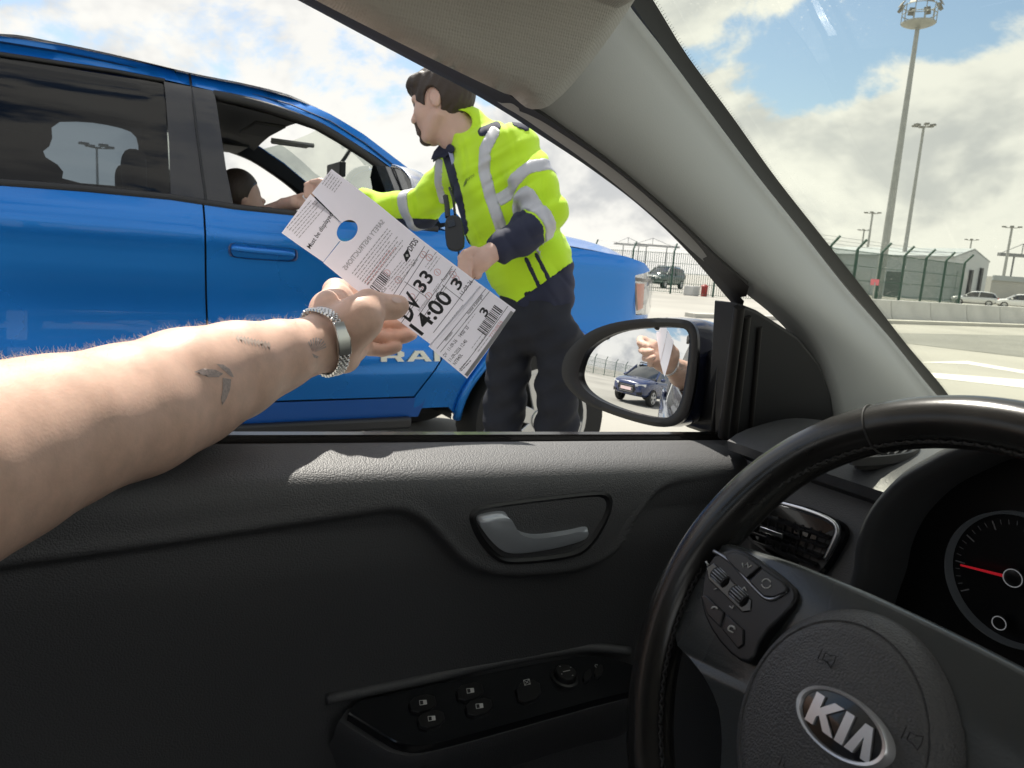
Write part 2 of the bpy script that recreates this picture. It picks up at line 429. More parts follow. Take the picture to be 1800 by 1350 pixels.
def smooth_mesh(v, f, it=2, lam=0.5):
    e = np.concatenate([f[:, [0, 1]], f[:, [1, 2]], f[:, [2, 3]], f[:, [3, 0]]])
    for _ in range(it):
        s = np.zeros_like(v); c = np.zeros(len(v))
        np.add.at(s, e[:, 0], v[e[:, 1]]); np.add.at(s, e[:, 1], v[e[:, 0]]); np.add.at(c, e[:, 0], 1); np.add.at(c, e[:, 1], 1)
        v = v+lam*(s/np.maximum(c, 1)[:, None]-v)
    return v
def sdf_obj(name, V, ax, res, m, parent=None, it=1):
    v, f = nets(V, ax, res); v = smooth_mesh(v, f, it)
    return obj(name, v, f.tolist(), m, parent, True, 180)

# ================================================================ OUR CAR (cabin around the camera)
BLK = mat('black_plastic', (0.022, 0.022, 0.024), 0.55, bump=('noise', 900, 0.15, 0.0004))
DOORM = mat('door_plastic', (0.064, 0.065, 0.070), 0.57, bump=('leather', 620, 0.62, 0.0007), var=(3, 0.10, 3), spec=1.0)
GLOSSB = mat('gloss_black', (0.008, 0.008, 0.009), 0.12, coat=0.5)
RUBBER = mat('rubber_seal', (0.018, 0.016, 0.015), 0.6)
CHROME = mat('satin_chrome', (0.62, 0.63, 0.65), 0.22, metal=1.0)
SATIN = mat('satin_silver', (0.42, 0.44, 0.47), 0.32, metal=0.9, var=(60, 0.06, 3))
TRIM = mat('pillar_plastic', (0.52, 0.53, 0.52), 0.55, bump=('leather', 700, 0.18, 0.0004), var=(4, 0.05, 3))
FABRIC = mat('headliner_fabric', (0.62, 0.60, 0.56), 0.9, bump=('weave', 420, 0.7, 0.001), var=(7, 0.08, 4), sheen=0.3)
LEATH = mat('wheel_leather', (0.020, 0.0195, 0.019), 0.22, bump=('noise', 420, 0.06, 0.0004), var=(22, 0.35, 5), spec=0.6)
HUBM = mat('airbag_cover', (0.125, 0.125, 0.127), 0.42, bump=('leather', 780, 0.8, 0.0007), var=(8, 0.08, 3))
SPOKE = mat('spoke_plastic', (0.070, 0.076, 0.077), 0.28, bump=('leather', 600, 0.18, 0.0004), var=(10, 0.1, 3))
DASHM = mat('dash_plastic', (0.075, 0.076, 0.08), 0.46, bump=('leather', 620, 0.4, 0.0006), var=(6, 0.1, 3))
NAVY = mat('navy_car_paint', (0.010, 0.016, 0.045), 0.25, coat=1.0)
ICON = mat('icon_white', (0.72, 0.72, 0.70), 0.5)
THREAD = mat('black_thread', (0.05, 0.05, 0.05), 0.7)
car = thing('car', (0.15, 0, 0), 'dark car cabin in the foreground with black door panel, beige headliner and leather steering wheel', 'car')

def Pt(px, py, x0=-0.74, s=0.28, z0=1.03):
    v = ray(px, py); t = (x0+s*(CAM[2]-z0)-CAM[0])/(v[0]-s*v[2]); return CAM+t*v
def zsill(y): return 1.058-0.0547*(y-0.105)
# --- door card: profile swept along the car, lower field set back behind the crease
prof = [(-0.735, 0.09), (-0.734, 0.03), (-0.731, 0.010), (-0.724, 0.003), (-0.712, 0.0), (-0.695, 0.0025), (-0.678, 0.0065), (-0.662, 0.012), (-0.651, 0.020), (-0.645, 0.034), (-0.643, 0.055),
        (-0.643, 0.08), (-0.644, 0.11), (-0.648, 0.14), (-0.654, 0.18), (-0.660, 0.23), (-0.663, 0.28), (-0.664, 0.34), (-0.664, 0.42), (-0.664, 0.60)]
pr = spline(prof, 230)
cr_px = [(-700, 1090), (-300, 1032), (0, 990), (300, 948), (600, 902), (690, 890), (735, 905), (775, 945), (815, 985), (870, 1006), (940, 1008), (1020, 998), (1080, 965), (1115, 905), (1160, 852), (1230, 833), (1320, 823), (1450, 815)]
cr = np.array([P(a, b, X=-0.650)[1:] for a, b in cr_px]); cr = spline(cr, 200); cr = cr[np.argsort(cr[:, 0])]
ys = np.concatenate([np.arange(-0.9, -0.15, 0.02), np.arange(-0.15, 0.75, 0.0045), np.arange(0.75, 1.02, 0.02)])
V = []
for y in ys:
    zc_ = np.interp(y, cr[:, 0], cr[:, 1]); z = zsill(y)-pr[:, 1]
    t = np.clip((zc_-z)/0.009, 0, 1); m_ = t*t*(3-2*t)
    lip = np.exp(-((z-zc_-0.004)/0.007)**2)*0.0022
    fl = np.clip((pr[:, 1]-0.02)/0.05, 0, 1)
    X = pr[:, 0]-0.013*m_*fl+lip*fl
    V += [(X[i], y, z[i]) for i in range(len(pr))]
n = len(pr)
F = [(j*n+i, (j+1)*n+i, (j+1)*n+i+1, j*n+i+1) for j in range(len(ys)-1) for i in range(n-1)]
door = obj('door', V, F, DOORM, car, True, 60)
tag(door, 'black grained door card with arm rest and silver handle')
mb = MB()                                     # window slot strip at the outer side of the sill
pts = [(-0.731, y, zsill(y)+0.003) for y in np.linspace(-0.9, 0.80, 30)]
mb.rings([[(p[0]-0.008, p[1], p[2]-0.05), (p[0]-0.008, p[1], p[2]), (p[0]-0.004, p[1], p[2]+0.004), (p[0]+0.006, p[1], p[2]+0.003), (p[0]+0.007, p[1], p[2]-0.05)] for p in pts])
mb.build('window_seal', mat('seal_gloss', (0.016, 0.013, 0.012), 0.25, coat=0.3), door)
mb = MB(); mb.box((-0.80, -0.9, 0.28), (-0.745, 1.0, 0.985)); mb.build('door_skin', NAVY, door, bevel=0.02)

# --- inside door handle
XB = -0.644
def DP(px, py, x=XB): return P(px, py, X=x)
bez = chaikin([DP(*q) for q in [(822, 912), (828, 895), (850, 886), (1050, 862), (1072, 866), (1077, 885), (1068, 915), (1040, 962), (1008, 982), (900, 993), (868, 985), (838, 950)]], 2)
inn = chaikin([DP(*q) for q in [(833, 912), (840, 901), (860, 893), (1045, 871), (1062, 875), (1066, 888), (1056, 914), (1030, 955), (1002, 972), (902, 983), (876, 976), (848, 945)]], 2)
mb = MB(); N = len(bez)
ringsb = [[q+np.array([-0.012, 0, 0]) for q in bez], [q+np.array([0.0015, 0, 0]) for q in bez], [0.5*(a+b)+np.array([0.003, 0, 0]) for a, b in zip(bez, inn)], [q+np.array([0.001, 0, 0]) for q in inn],
          [q+np.array([-0.004, 0, 0]) for q in inn], [0.9*q+0.1*np.mean(inn, 0)+np.array([-0.028, 0, 0]) for q in inn], [0.02*q+0.98*np.mean(inn, 0)+np.array([-0.030, 0, 0]) for q in inn]]
mb.rings(ringsb, caps=False); mb.build('handle_bezel', mat('bezel_black', (0.016, 0.016, 0.018), 0.38), door, ang=35)
lev = [(836, 909), (850, 902), (888, 896), (895, 908), (904, 925), (918, 936), (945, 940), (1000, 932), (1032, 924), (1036, 930), (1030, 942), (985, 955), (935, 964), (893, 967), (872, 956), (850, 932)]
mb = MB(); lo = chaikin([DP(a, b, XB+0.004) for a, b in lev], 2); c0 = np.mean(lo, 0)
dn = np.array([0, 0, -0.004])
mb.rings([[q+np.array([-0.030, 0, 0.004]) for q in lo], [q+np.array([-0.002, 0, 0])+dn*0.3 for q in lo], [0.975*q+0.025*c0+np.array([0.003, 0, 0])+dn for q in lo], [0.86*q+0.14*c0+np.array([0.0045, 0, 0])+dn for q in lo]], caps=True)
mb.build('door_handle', mat('handle_silver', (0.50, 0.53, 0.58), 0.30, metal=0.45), door, ang=50)
mb = MB(); sh = chaikin([DP(*q, XB-0.014) for q in [(900, 905), (1040, 882), (1052, 892), (1038, 925), (945, 938), (918, 932)]], 1)
mb.prism(sh, (-0.002, 0, 0)); mb.build('handle_cup', BLK, door)

# --- arm rest with the window switches
A0, A1, A2 = np.array([-0.665, 0.206, 0.793]), np.array([-0.665, 0.531, 0.777]), np.array([-0.60, 0.26, 0.775])
an = unit(np.cross(A1-A0, A2-A0)); an = an if an[2] > 0 else -an
def AP(px, py, h=0.0): return Pplane(px, py, A0, an)+an*h
sw = chaikin([AP(*q) for q in [(592, 1240), (720, 1213), (850, 1185), (1000, 1156), (1050, 1151), (1100, 1163), (1140, 1180), (1160, 1200), (1140, 1212), (1090, 1218), (860, 1282), (780, 1303), (735, 1312), (700, 1306), (675, 1292)]], 1)
mb = MB(); c0 = np.mean(sw, 0)
mb.rings([[q+an*-0.012 for q in sw], [q+an*-0.0015 for q in sw], [q*0.992+c0*0.008 for q in sw]]); mb.build('switch_panel', mat('piano_black', (0.010, 0.011, 0.013), 0.22, coat=0.25, bump=('noise', 500, 0.05, 0.0002)), door, ang=30)
mb = MB(); big = [c0+(q-c0)*1.05 for q in sw]
mb.rings([[q+an*-0.10+np.array([-0.03, 0, 0]) for q in big], [q+an*-0.035+np.array([-0.004, 0, 0]) for q in big], [q+an*-0.016 for q in big], [q*0.99+c0*0.01+an*-0.010 for q in big]])
mb.build('armrest', DOORM, door, ang=60)
mb = MB(); mb.tube(spline([AP(*q, h=0.001)+np.array([-0.004, 0, 0.002]) for q in [(575, 1238), (640, 1224), (740, 1203), (850, 1178), (950, 1158), (1040, 1145), (1110, 1152)]], 24), [0.006]*24, 10)
mb.build('armrest_edge', DOORM, door, ang=180)
mb = MB(); mb.box((-0.672, -0.6, 0.45), (-0.625, 0.16, 0.66)); mb.build('map_pocket', DOORM, door, bevel=0.02)
def pad(name, poly, h0, h1, m, inset=0.02, par=door, fn=AP):
    lo = chaikin([fn(*q) for q in poly], 1); c = np.mean(lo, 0); mb = MB()
    nn = an if fn is AP else wn_
    mb.rings([[q+nn*h0 for q in lo], [q+nn*(h1-0.0008) for q in lo], [q*(1-inset*2)+c*inset*2+nn*h1 for q in lo]]); return mb.build(name, m, par, ang=35)
SWM = mat('switch_black', (0.014, 0.014, 0.015), 0.42)
def dents(x, y, s=1.0, dx=30, dy=14):
    return [(x-dx*s, y-dy*s+5), (x+dx*s*0.75, y-dy*s-6), (x+dx*s, y+dy*s-6), (x-dx*s*0.7, y+dy*s+7)]
for (x, y) in [(742, 1240), (757, 1268), (825, 1219), (841, 1246)]:
    s = pad('window_switch', dents(x, y, 1.0, 26, 13), -0.002, 0.0035, SWM)
    mb = MB(); a_ = AP(x-6, y-3, 0.0042); b_ = AP(x+6, y-4, 0.0042); c_ = AP(x+7, y+3, 0.0042); d_ = AP(x-5, y+5, 0.0042)
    for p1, p2 in ((a_, b_), (b_, c_), (c_, d_), (d_, a_)): mb.tube([p1, p2], 0.00035, 4)
    mb.add([0.5*(a_+b_), b_, c_, 0.5*(c_+d_)], [(0, 1, 2, 3)]); mb.build('switch_icon', ICON, door, smooth=False)
pad('lock_switch', dents(928, 1218, 1.0, 24, 17), -0.002, 0.003, SWM)
mb = MB(); q = [AP(x, y, 0.0036) for x, y in [(919, 1200), (929, 1198), (931, 1207), (921, 1209)]]
for i in range(4): mb.tube([q[i], q[(i+1) % 4]], 0.0003, 4)
mb.tube([q[0], q[2]], 0.0003, 4); mb.tube([q[1], q[3]], 0.0003, 4); mb.build('lock_icon', ICON, door, smooth=False)
kc = AP(992, 1192); e1 = unit(AP(1010, 1188)-kc); e2 = np.cross(an, e1); mb = MB()
mb.rings([[kc+(e1*math.cos(t)+e2*math.sin(t))*r_+an*h for t in np.linspace(0, 2*math.pi, 25)[:-1]] for r_, h in ((0.0165, -0.001), (0.0165, 0.002), (0.0135, 0.003), (0.0125, 0.009), (0.0115, 0.010))])
mb.build('mirror_knob', SWM, door, ang=35)
mb = MB(); q = kc+an*0.0105; mb.add([q+e1*-0.005+e2*0.0005, q+e1*0.005+e2*0.0005, q+e1*0.005-e2*0.0005, q-e1*0.005-e2*0.0005], [(0, 1, 2, 3)])
for t in (0.4, 2.0, 3.5, 5.1):
    c_ = q+0.009*(e1*math.cos(t)+e2*math.sin(t)); mb.add([c_+e1*0.0012, c_+e2*0.0012, c_-e1*0.0012], [(0, 1, 2)])
mb.build('knob_marks', ICON, door, smooth=False)
for x, y in [(1032, 1190), (1052, 1182)]: pad('small_switch', dents(x, y, 1.0, 8, 8), -0.001, 0.003, SWM)
mb = MB(); q = AP(1049, 1172, 0.001); mb.tube([q+0.0025*(e1*math.cos(t)+e2*math.sin(t)) for t in np.linspace(0.5, 5.6, 12)], 0.0003, 4); mb.build('fold_icon', ICON, door, smooth=False)

# --- window frame, sail panel, pillar, headliner
sin_px = [(558, 0), (750, 97), (917, 183), (971, 218), (1071, 290), (1178, 380), (1255, 453), (1307, 496), (1390, 563), (1432, 616), (1458, 684), (1466, 740)]
sout_px = [(528, 0), (750, 119), (829, 160), (917, 212), (971, 248), (1037, 292), (1100, 337), (1178, 400), (1240, 472), (1299, 537), (1320, 560)]
sin3 = [Pt(a, b, -0.705) for a, b in sin_px]; sout3 = [Pt(a, b, -0.745) for a, b in sout_px]
d0 = unit(sin3[0]-sin3[1]); sin3 = [np.array([-0.585, -1.3, 1.44]), np.array([-0.583, -0.5, 1.465]), np.array([-0.584, -0.1, 1.455])]+sin3
d1 = unit(sout3[0]-sout3[1]); sout3 = [np.array([-0.635, -1.3, 1.42]), np.array([-0.633, -0.5, 1.448]), np.array([-0.628, -0.1, 1.445])]+sout3
def lerp(a, b, t): return a*(1-t)+b*t
def frame_curve(px, x0, ext, n=90):
    q = [Pt(a, b, x0) for a, b in spline(px, n)]; return list(spline(ext+[q[0]], 16)[:-1])+q
fi_px = [(558, 0), (750, 97), (860, 152), (917, 184), (971, 218), (1071, 290), (1178, 380), (1255, 453), (1312, 503)]
fo_px = [(528, 0), (735, 111), (829, 160), (905, 205), (960, 241), (1050, 301), (1140, 370), (1220, 447), (1304, 545)]
cio = frame_curve(fi_px, -0.700, [np.array([-0.585, -1.3, 1.44]), np.array([-0.583, -0.5, 1.465]), np.array([-0.584, -0.1, 1.455])])
coo = frame_curve(fo_px, -0.745, [np.array([-0.635, -1.3, 1.42]), np.array([-0.633, -0.5, 1.448]), np.array([-0.628, -0.1, 1.445])])
mb = MB(); rg = []
for a, b in zip(cio, coo):
    rg.append([a+np.array([0.000, 0, 0.012]), a+np.array([0.004, 0, 0.0]), lerp(a, b, 0.40)+np.array([0.003, 0, 0.0]), lerp(a, b, 0.46)+np.array([-0.006, 0, 0.0]), lerp(a, b, 0.54)+np.array([-0.006, 0, 0.0]), lerp(a, b, 0.60)+np.array([0.001, 0, 0.0]), b, b+np.array([-0.014, 0, 0.004]), a+np.array([-0.07, 0, 0.04])])
mb.rings(rg); mb.build('window_frame', RUBBER, car, ang=35)
mb = MB(); poly = [(1297, 532), (1330, 545), (1400, 590), (1440, 640), (1462, 700), (1474, 775), (1440, 800), (1280, 772), (1282, 730)]
lo = [Pt(a, b, -0.705) for a, b in poly]; c = np.mean(lo, 0)
mb.rings([[q+np.array([-0.05, 0.01, 0]) for q in lo], [q for q in lo], [q*0.96+c*0.04+np.array([0.004, -0.002, 0]) for q in lo]])
mb.build('sail_panel', BLK, car, ang=30, bevel=0.002)
for xa, xb, w_ in (((1300, 540), (1271, 768), 0.007), ((1312, 556), (1288, 770), 0.006), ((1335, 575), (1318, 772), 0.0035)):
    mb = MB(); mb.tube([Pt(*xa, -0.70), Pt(*lerp(np.array(xa), np.array(xb), 0.5), -0.70), Pt(*xb, -0.70)], w_, 8); mb.build('window_channel', RUBBER, car, ang=60)
pA = [(760, 60), (905, 172), (937, 192), (971, 215), (1071, 287), (1178, 376), (1255, 448), (1307, 491), (1390, 558), (1432, 611), (1458, 684), (1470, 760), (1478, 820)]
pB = [(960, -200), (1080, -40), (1105, 8), (1167, 88), (1255, 207), (1333, 311), (1411, 409), (1489, 508), (1566, 596), (1629, 674), (1690, 745), (1730, 800)]
ca = spline([Pt(a, b, -0.700) for a, b in pA], 60); cb = spline([Pt(a, b, -0.728) for a, b in pB], 60)
mb = MB(); rg = []
for k in range(60):
    a, b = ca[k], cb[k]; rr = []
    for j in range(15):
        t = j/14; rr.append(lerp(a, b, t)+np.array([0.022, -0.016, 0.0])*math.sin(math.pi*min(t*1.15, 1))**0.8*(1-0.2*t))
    rr = [a+np.array([-0.03, 0.0, 0.0])]+rr+[b+np.array([-0.035, -0.004, 0.0])]
    rg.append(rr)
mb.rings(rg, close=False, caps=False); mb.build('pillar_trim', TRIM, car, ang=180)
# headliner: rolls from the rail up to the roof, front corner rounded over the pillar
nU, nV = 90, 26; Vh = []
railc = spline([q for q in sin3 if q[1] < 0.365], 80)
for i in range(nU):
    u_ = i/(nU-1)
    for j in range(nV):
        v_ = j/(nV-1)
        yend = 0.355+0.060*min(1, v_*2.0)+0.03*v_
        if v_ < 0.18: yend -= 0.055*(1-v_/0.18)**2
        y = -1.3+(yend+1.3)*(1-(1-u_)**1.6)
        zr = np.interp(y, railc[:, 1], railc[:, 2]); xr = np.interp(y, railc[:, 1], railc[:, 0])
        th = min(v_/0.55, 1)*math.pi/2
        x = xr+0.004+0.135*(1-math.cos(th))*1.0+max(0, v_-0.55)/0.45*0.62
        z = zr+0.008+0.080*math.sin(th)+(0.020*max(0, v_-0.55)/0.45)
        ed = max(0, (y-(yend-0.030))/0.030); z += 0.018*ed**3
        x -= 0.010*ed**3 if v_ < 0.3 else 0
        Vh.append((x, y, z))
Fh = [(i*nV+j, i*nV+j+1, (i+1)*nV+j+1, (i+1)*nV+j) for i in range(nU-1) for j in range(nV-1)]
obj('roof_lining', Vh, Fh, FABRIC, car, True, 180)
fe = [(900, 168), (925, 189), (945, 192), (968, 184), (1005, 150), (1048, 97), (1088, 42), (1125, -15), (1165, -85)]; fe = [tuple(q) for q in spline(fe, 40)]
se = [tuple(q) for q in spline([(300, -140), (440, -62), (558, 2), (750, 99), (860, 152), (900, 170)], 30)]
def hl_fn(a, b):
    q = np.array([a, b]); d_ = min(np.linalg.norm(q-np.array(e)) for e in fe[1:]); ds = min(np.linalg.norm(q-np.array(e)) for e in se)
    rl = max(0, 1-d_/26.0)**2*0.020+max(0, 1-ds/40.0)**2*0.014; up_ = min(1, max(0, (60-b)/260.0))
    return Pt(a, b, -0.662-rl+0.05*up_*up_)
panel('headliner', se[:-1]+fe+[(1165, -150), (300, -150)], hl_fn, FABRIC, car, (), 13, 0, None, 180)
mb = MB(); mb.box((0.08, -1.35, 1.515), (0.95, 0.48, 1.535)); mb.build('roof_lining', FABRIC, car)
mb = MB(); mb.box((-0.58, -1.45, 1.555), (0.93, 0.44, 1.575)); mb.build('roof', NAVY, car)
# windscreen: ruled to the right from the pillar edge, black frit border with dots
pG = [(1100, -70), (1157, 22), (1204, 98), (1281, 202), (1359, 311), (1437, 410), (1515, 508), (1592, 607), (1657, 684), (1710, 760)]
g0 = spline([Pt(a, b, -0.748) for a, b in pG], 60)
f0 = spline([Pt(a, b, -0.742) for a, b in [(1070, -60), (1112, 8), (1165, 82), (1250, 198), (1328, 302), (1406, 400), (1484, 499), (1560, 588), (1624, 666), (1690, 745)]], 60)
Vg = []; nX = 24
for q in g0:
    for j in range(nX):
        t = j/(nX-1); x = q[0]-0.03+t*(1.05-q[0]); bow = 4*t*(1-t)
        Vg.append((x, q[1]+0.05*bow, q[2]+0.015*bow))
obj('windscreen', Vg, [(i*nX+j, i*nX+j+1, (i+1)*nX+j+1, (i+1)*nX+j) for i in range(59) for j in range(nX-1)], glass('windscreen_glass', (0.93, 0.955, 0.86), 0.03, dirt=0.28, dscale=170, cap=0.05), car)
mb = MB(); mb.rings([[f0[k]+np.array([-0.02, 0.01, 0]), f0[k], g0[k]+np.array([0.0, -0.002, -0.002]), g0[k]+np.array([0.0, 0.003, 0.001])] for k in range(60)]); frit = mb.build('frit_band', mat('frit_black', (0.010, 0.010, 0.010), 0.5), car, ang=35)
mb = MB(); gl = spline(g0, 330)
for k in range(len(gl)-1):
    tdir = unit(gl[min(k+1, 329)]-gl[k]); side = unit(np.array([1.0, 0.05, 0.0])-np.dot([1.0, 0.05, 0], tdir)*tdir); nn = unit(np.cross(side, tdir))
    for row, rr in ((0.0022, 0.00085), (0.0048, 0.0007), (0.0072, 0.0005)):
        c = gl[k]+side*row+nn*0.0+tdir*(0.0012 if row == 0.0048 else 0)
        if k % 1 == 0: mb.add([c+rr*(side*math.cos(t)+tdir*math.sin(t)) for t in np.linspace(0, 2*math.pi, 7)[:-1]], [tuple(range(6))])
mb.build('frit_dots', MATS['frit_black'], car, smooth=False)

# --- dashboard
dp = spline([(1.30, 1.015), (1.05, 1.03), (0.92, 1.052), (0.82, 1.063), (0.74, 1.053), (0.708, 1.042), (0.700, 1.032), (0.710, 1.024), (0.735, 1.017), (0.727, 0.995), (0.705, 0.94), (0.690, 0.88), (0.71, 0.80), (0.78, 0.68), (0.86, 0.45)], 70)
mb = MB(); xs_ = np.concatenate([np.linspace(-0.668, -0.40, 40), np.linspace(-0.38, 1.0, 30)])
mb.rings([[(x, p[0]+0.035*max(0, (-0.60-x)/0.13)**2, p[1]-0.012*max(0, (-0.62-x)/0.1)**2) for p in dp] for x in xs_], close=False, caps=False)
dash = mb.build('dashboard', DASHM, car, ang=45)
# side defroster outlet on the dash top
dz = 1.064
dfl = chaikin([P(a, b, Z=dz) for a, b in [(1496, 806), (1510, 792), (1545, 783), (1600, 780), (1615, 788), (1605, 799), (1560, 806), (1520, 808)]], 2); c0 = np.mean(dfl, 0)
mb = MB(); mb.rings([[c0+(q-c0)*s+np.array([0, 0, h]) for q in dfl] for s, h in ((1.12, -0.006), (1.08, 0.003), (1.0, 0.004), (0.95, 0.002), (0.93, -0.012), (0.05, -0.014))], caps=False); mb.build('defroster_outlet', BLK, dash, ang=40)
for k in range(6):
    t = (k+0.5)/6; a = lerp(P(1508, 802, Z=dz), P(1590, 799, Z=dz), t); b = lerp(P(1530, 786, Z=dz), P(1608, 784, Z=dz), t)
    mb = MB(); mb.prism([a+np.array([0, 0, -0.006]), b+np.array([0, 0, -0.006]), b+np.array([0, 0, 0.002]), a+np.array([0, 0, 0.002])], (0.002, 0.001, 0)); mb.build('slat', BLK, dash, smooth=False)
# side air vent with chrome surround
vn = unit((0.10, -0.93, 0.30)); VO = np.array([-0.55, 0.716, 0.965])+vn*0.018
def VP(px, py, h=0.0): return Pplane(px, py, VO, vn)+vn*h
vo = [(1300, 905), (1318, 882), (1350, 876), (1420, 896), (1468, 915), (1480, 930), (1476, 950), (1445, 1003), (1425, 1010), (1330, 960), (1305, 930)]
vp = chaikin([VP(*q) for q in vo], 2); c0 = np.mean(vp, 0); mb = MB()
mb.rings([[c0+(q-c0)*s+vn*h for q in vp] for s, h in ((1.08, -0.030), (1.07, -0.001), (1.03, 0.002), (0.99, -0.001), (0.97, -0.0125), (0.02, -0.0130))], caps=False); mb.build('vent_surround', GLOSSB, dash, ang=35)
mb = MB(); ch = spline([VP(*q, h=0.003) for q in [(1350, 879), (1420, 898), (1462, 915), (1475, 930), (1470, 950), (1452, 985)]], 30)
mb.tube(ch, [0.0028+0.0016*math.sin(math.pi*i/29) for i in range(30)], 8); mb.build('vent_chrome', CHROME, dash, ang=180)
for k, (l, r_) in enumerate([((1316, 897), (1455, 945)), ((1311, 914), (1450, 960)), ((1312, 932), (1440, 977)), ((1322, 950), (1430, 992))]):
    a, b = VP(*l, h=-0.004), VP(*r_, h=-0.004); mb = MB()
    a = a+vn*0.003; b = b+vn*0.003; mb.prism([a, b, b-vn*0.009+np.array([0, 0, 0.003]), a-vn*0.009+np.array([0, 0, 0.003])], (0, 0, -0.0028)); mb.build('slat', mat('slat_black', (0.02, 0.02, 0.022), 0.25, coat=0.4), dash, smooth=False)
for k in range(9):
    t = (k+0.5)/9; a, b = lerp(VP(1322, 892, -0.011), VP(1455, 938, -0.011), t), lerp(VP(1318, 950, -0.011), VP(1430, 995, -0.011), t)
    mb = MB(); mb.prism([a, b, b+np.array([0.0015, 0, 0]), a+np.array([0.0015, 0, 0])], -vn*0.002); mb.build('vane', BLK, dash, smooth=False)
mb = MB(); a = VP(1338, 934, 0.0); b = VP(1378, 948, 0.0); mb.prism([a, b, b+np.array([0, 0, 0.006]), a+np.array([0, 0, 0.006])], vn*0.005); mb.build('vent_tab', CHROME, dash, bevel=0.001)
# instrument binnacle
hx = -0.204
half = [(-0.200, 0.90), (-0.197, 0.95), (-0.192, 0.984), (-0.191, 1.012), (-0.182, 1.045), (-0.161, 1.080), (-0.135, 1.105), (-0.115, 1.121), (-0.080, 1.138), (-0.04, 1.147), (0, 1.150)]
oc = [(hx+a, b) for a, b in half]+[(hx-a, b) for a, b in half[-2::-1]]; oc = spline(oc, 70)
cm = np.array([hx, 0.98])
def ringh(s, y, dzz=0.0): return [(cm[0]+(q[0]-cm[0])*s, y+0.10*(1.0-(q[1]-0.9)/0.25)*0.25, cm[1]+(q[1]-cm[1])*s+dzz) for q in oc]
mb = MB(); mb.rings([ringh(1.35, 0.98, -0.01), ringh(1.18, 0.80, 0.0), ringh(1.08, 0.64, 0.0), ringh(1.045, 0.605), ringh(1.02, 0.592), ringh(0.99, 0.592), ringh(0.965, 0.600), ringh(0.95, 0.64), ringh(0.90, 0.735)], close=False, caps=False)
mb.build('instrument_hood', mat('hood_plastic', (0.065, 0.068, 0.072), 0.36, bump=('noise', 800, 0.12, 0.0003)), dash, ang=180)
GY = 0.664
mb = MB(); gb_ = [(cm[0]+(q[0]-cm[0])*0.955, GY+0.004, cm[1]+(q[1]-cm[1])*0.955) for q in oc]; mb.add(gb_, [tuple(range(len(gb_)))]); mb.build('gauge_backplate', mat('gauge_black', (0.006, 0.006, 0.007), 0.35), dash, smooth=False)
gc = P(1786, 1018, Y=GY); gr = 0.0552
def gp(r_, t, dy=0.0): return gc+np.array([math.cos(t)*r_, dy, math.sin(t)*r_])
mb = MB(); mb.rings([[gp(r_, t, dy) for t in np.linspace(0, 2*math.pi, 65)[:-1]] for r_, dy in ((gr+0.001, 0.003), (gr+0.001, -0.006), (gr-0.0003, -0.007), (gr-0.0012, -0.004), (gr-0.0016, 0.003))], caps=False); mb.build('gauge_ring', mat('gauge_rim', (0.10, 0.11, 0.12), 0.3, metal=0.4, emit=(0.5, 0.56, 0.6, 0.010)), dash, ang=50)  # faint glow added to the rim; no light reaches the cluster
mb = MB()
for k in range(33):
    t = R(215-250*k/32); l = 0.008 if k % 4 == 0 else 0.004; w_ = 0.0006 if k % 4 == 0 else 0.0003
    d_ = np.array([-math.sin(t), 0, math.cos(t)])*w_; a, b = gp(gr-0.006, t, -0.001), gp(gr-0.006-l, t, -0.001); mb.add([a+d_, b+d_, b-d_, a-d_], [(0, 1, 2, 3)])
mb.build('gauge_ticks', mat('tick_grey', (0.10, 0.10, 0.105), 0.6, emit=(0.5, 0.5, 0.52, 0.012)), dash, smooth=False)  # ticks given a slight glow inside the unlit cluster
tip = P(1689, 993, Y=GY-0.006); piv = P(1781, 1016, Y=GY-0.006); dd = unit(piv-tip); sd = np.cross(dd, [0, 1, 0])
mb = MB(); mb.prism([tip+sd*0.0007, tip-sd*0.0007, piv-sd*0.0013, piv+sd*0.0013], (0, -0.001, 0)); mb.build('gauge_needle', mat('needle_red', (0.75, 0.015, 0.03), 0.4, emit=(1.0, 0.03, 0.05, 0.12)), dash, smooth=False)
for nm, (a, b), rr in (('needle_cap', (1781, 1016), 0.0073), ('fuel_needle_cap', (1757, 1095), 0.0055)):
    c = P(a, b, Y=GY-0.007); mb = MB()
    mb.rings([[c+np.array([math.cos(t)*r_, dy, math.sin(t)*r_]) for t in np.linspace(0, 2*math.pi, 33)[:-1]] for r_, dy in ((rr, 0.005), (rr, 0), (rr*0.9, -0.0005))]); cp = mb.build(nm, MATS['gauge_black'], dash, ang=35)
    mb = MB(); mb.tube([c+np.array([math.cos(t)*rr, -0.001, math.sin(t)*rr]) for t in np.linspace(0, 2*math.pi, 33)], 0.00045, 5, caps=False); mb.build('needle_cap_ring', mat('ring_grey', (0.45, 0.46, 0.48), 0.4, emit=(0.5, 0.52, 0.54, 0.12)), dash, ang=180)  # glow added so the cap rings show in the dark

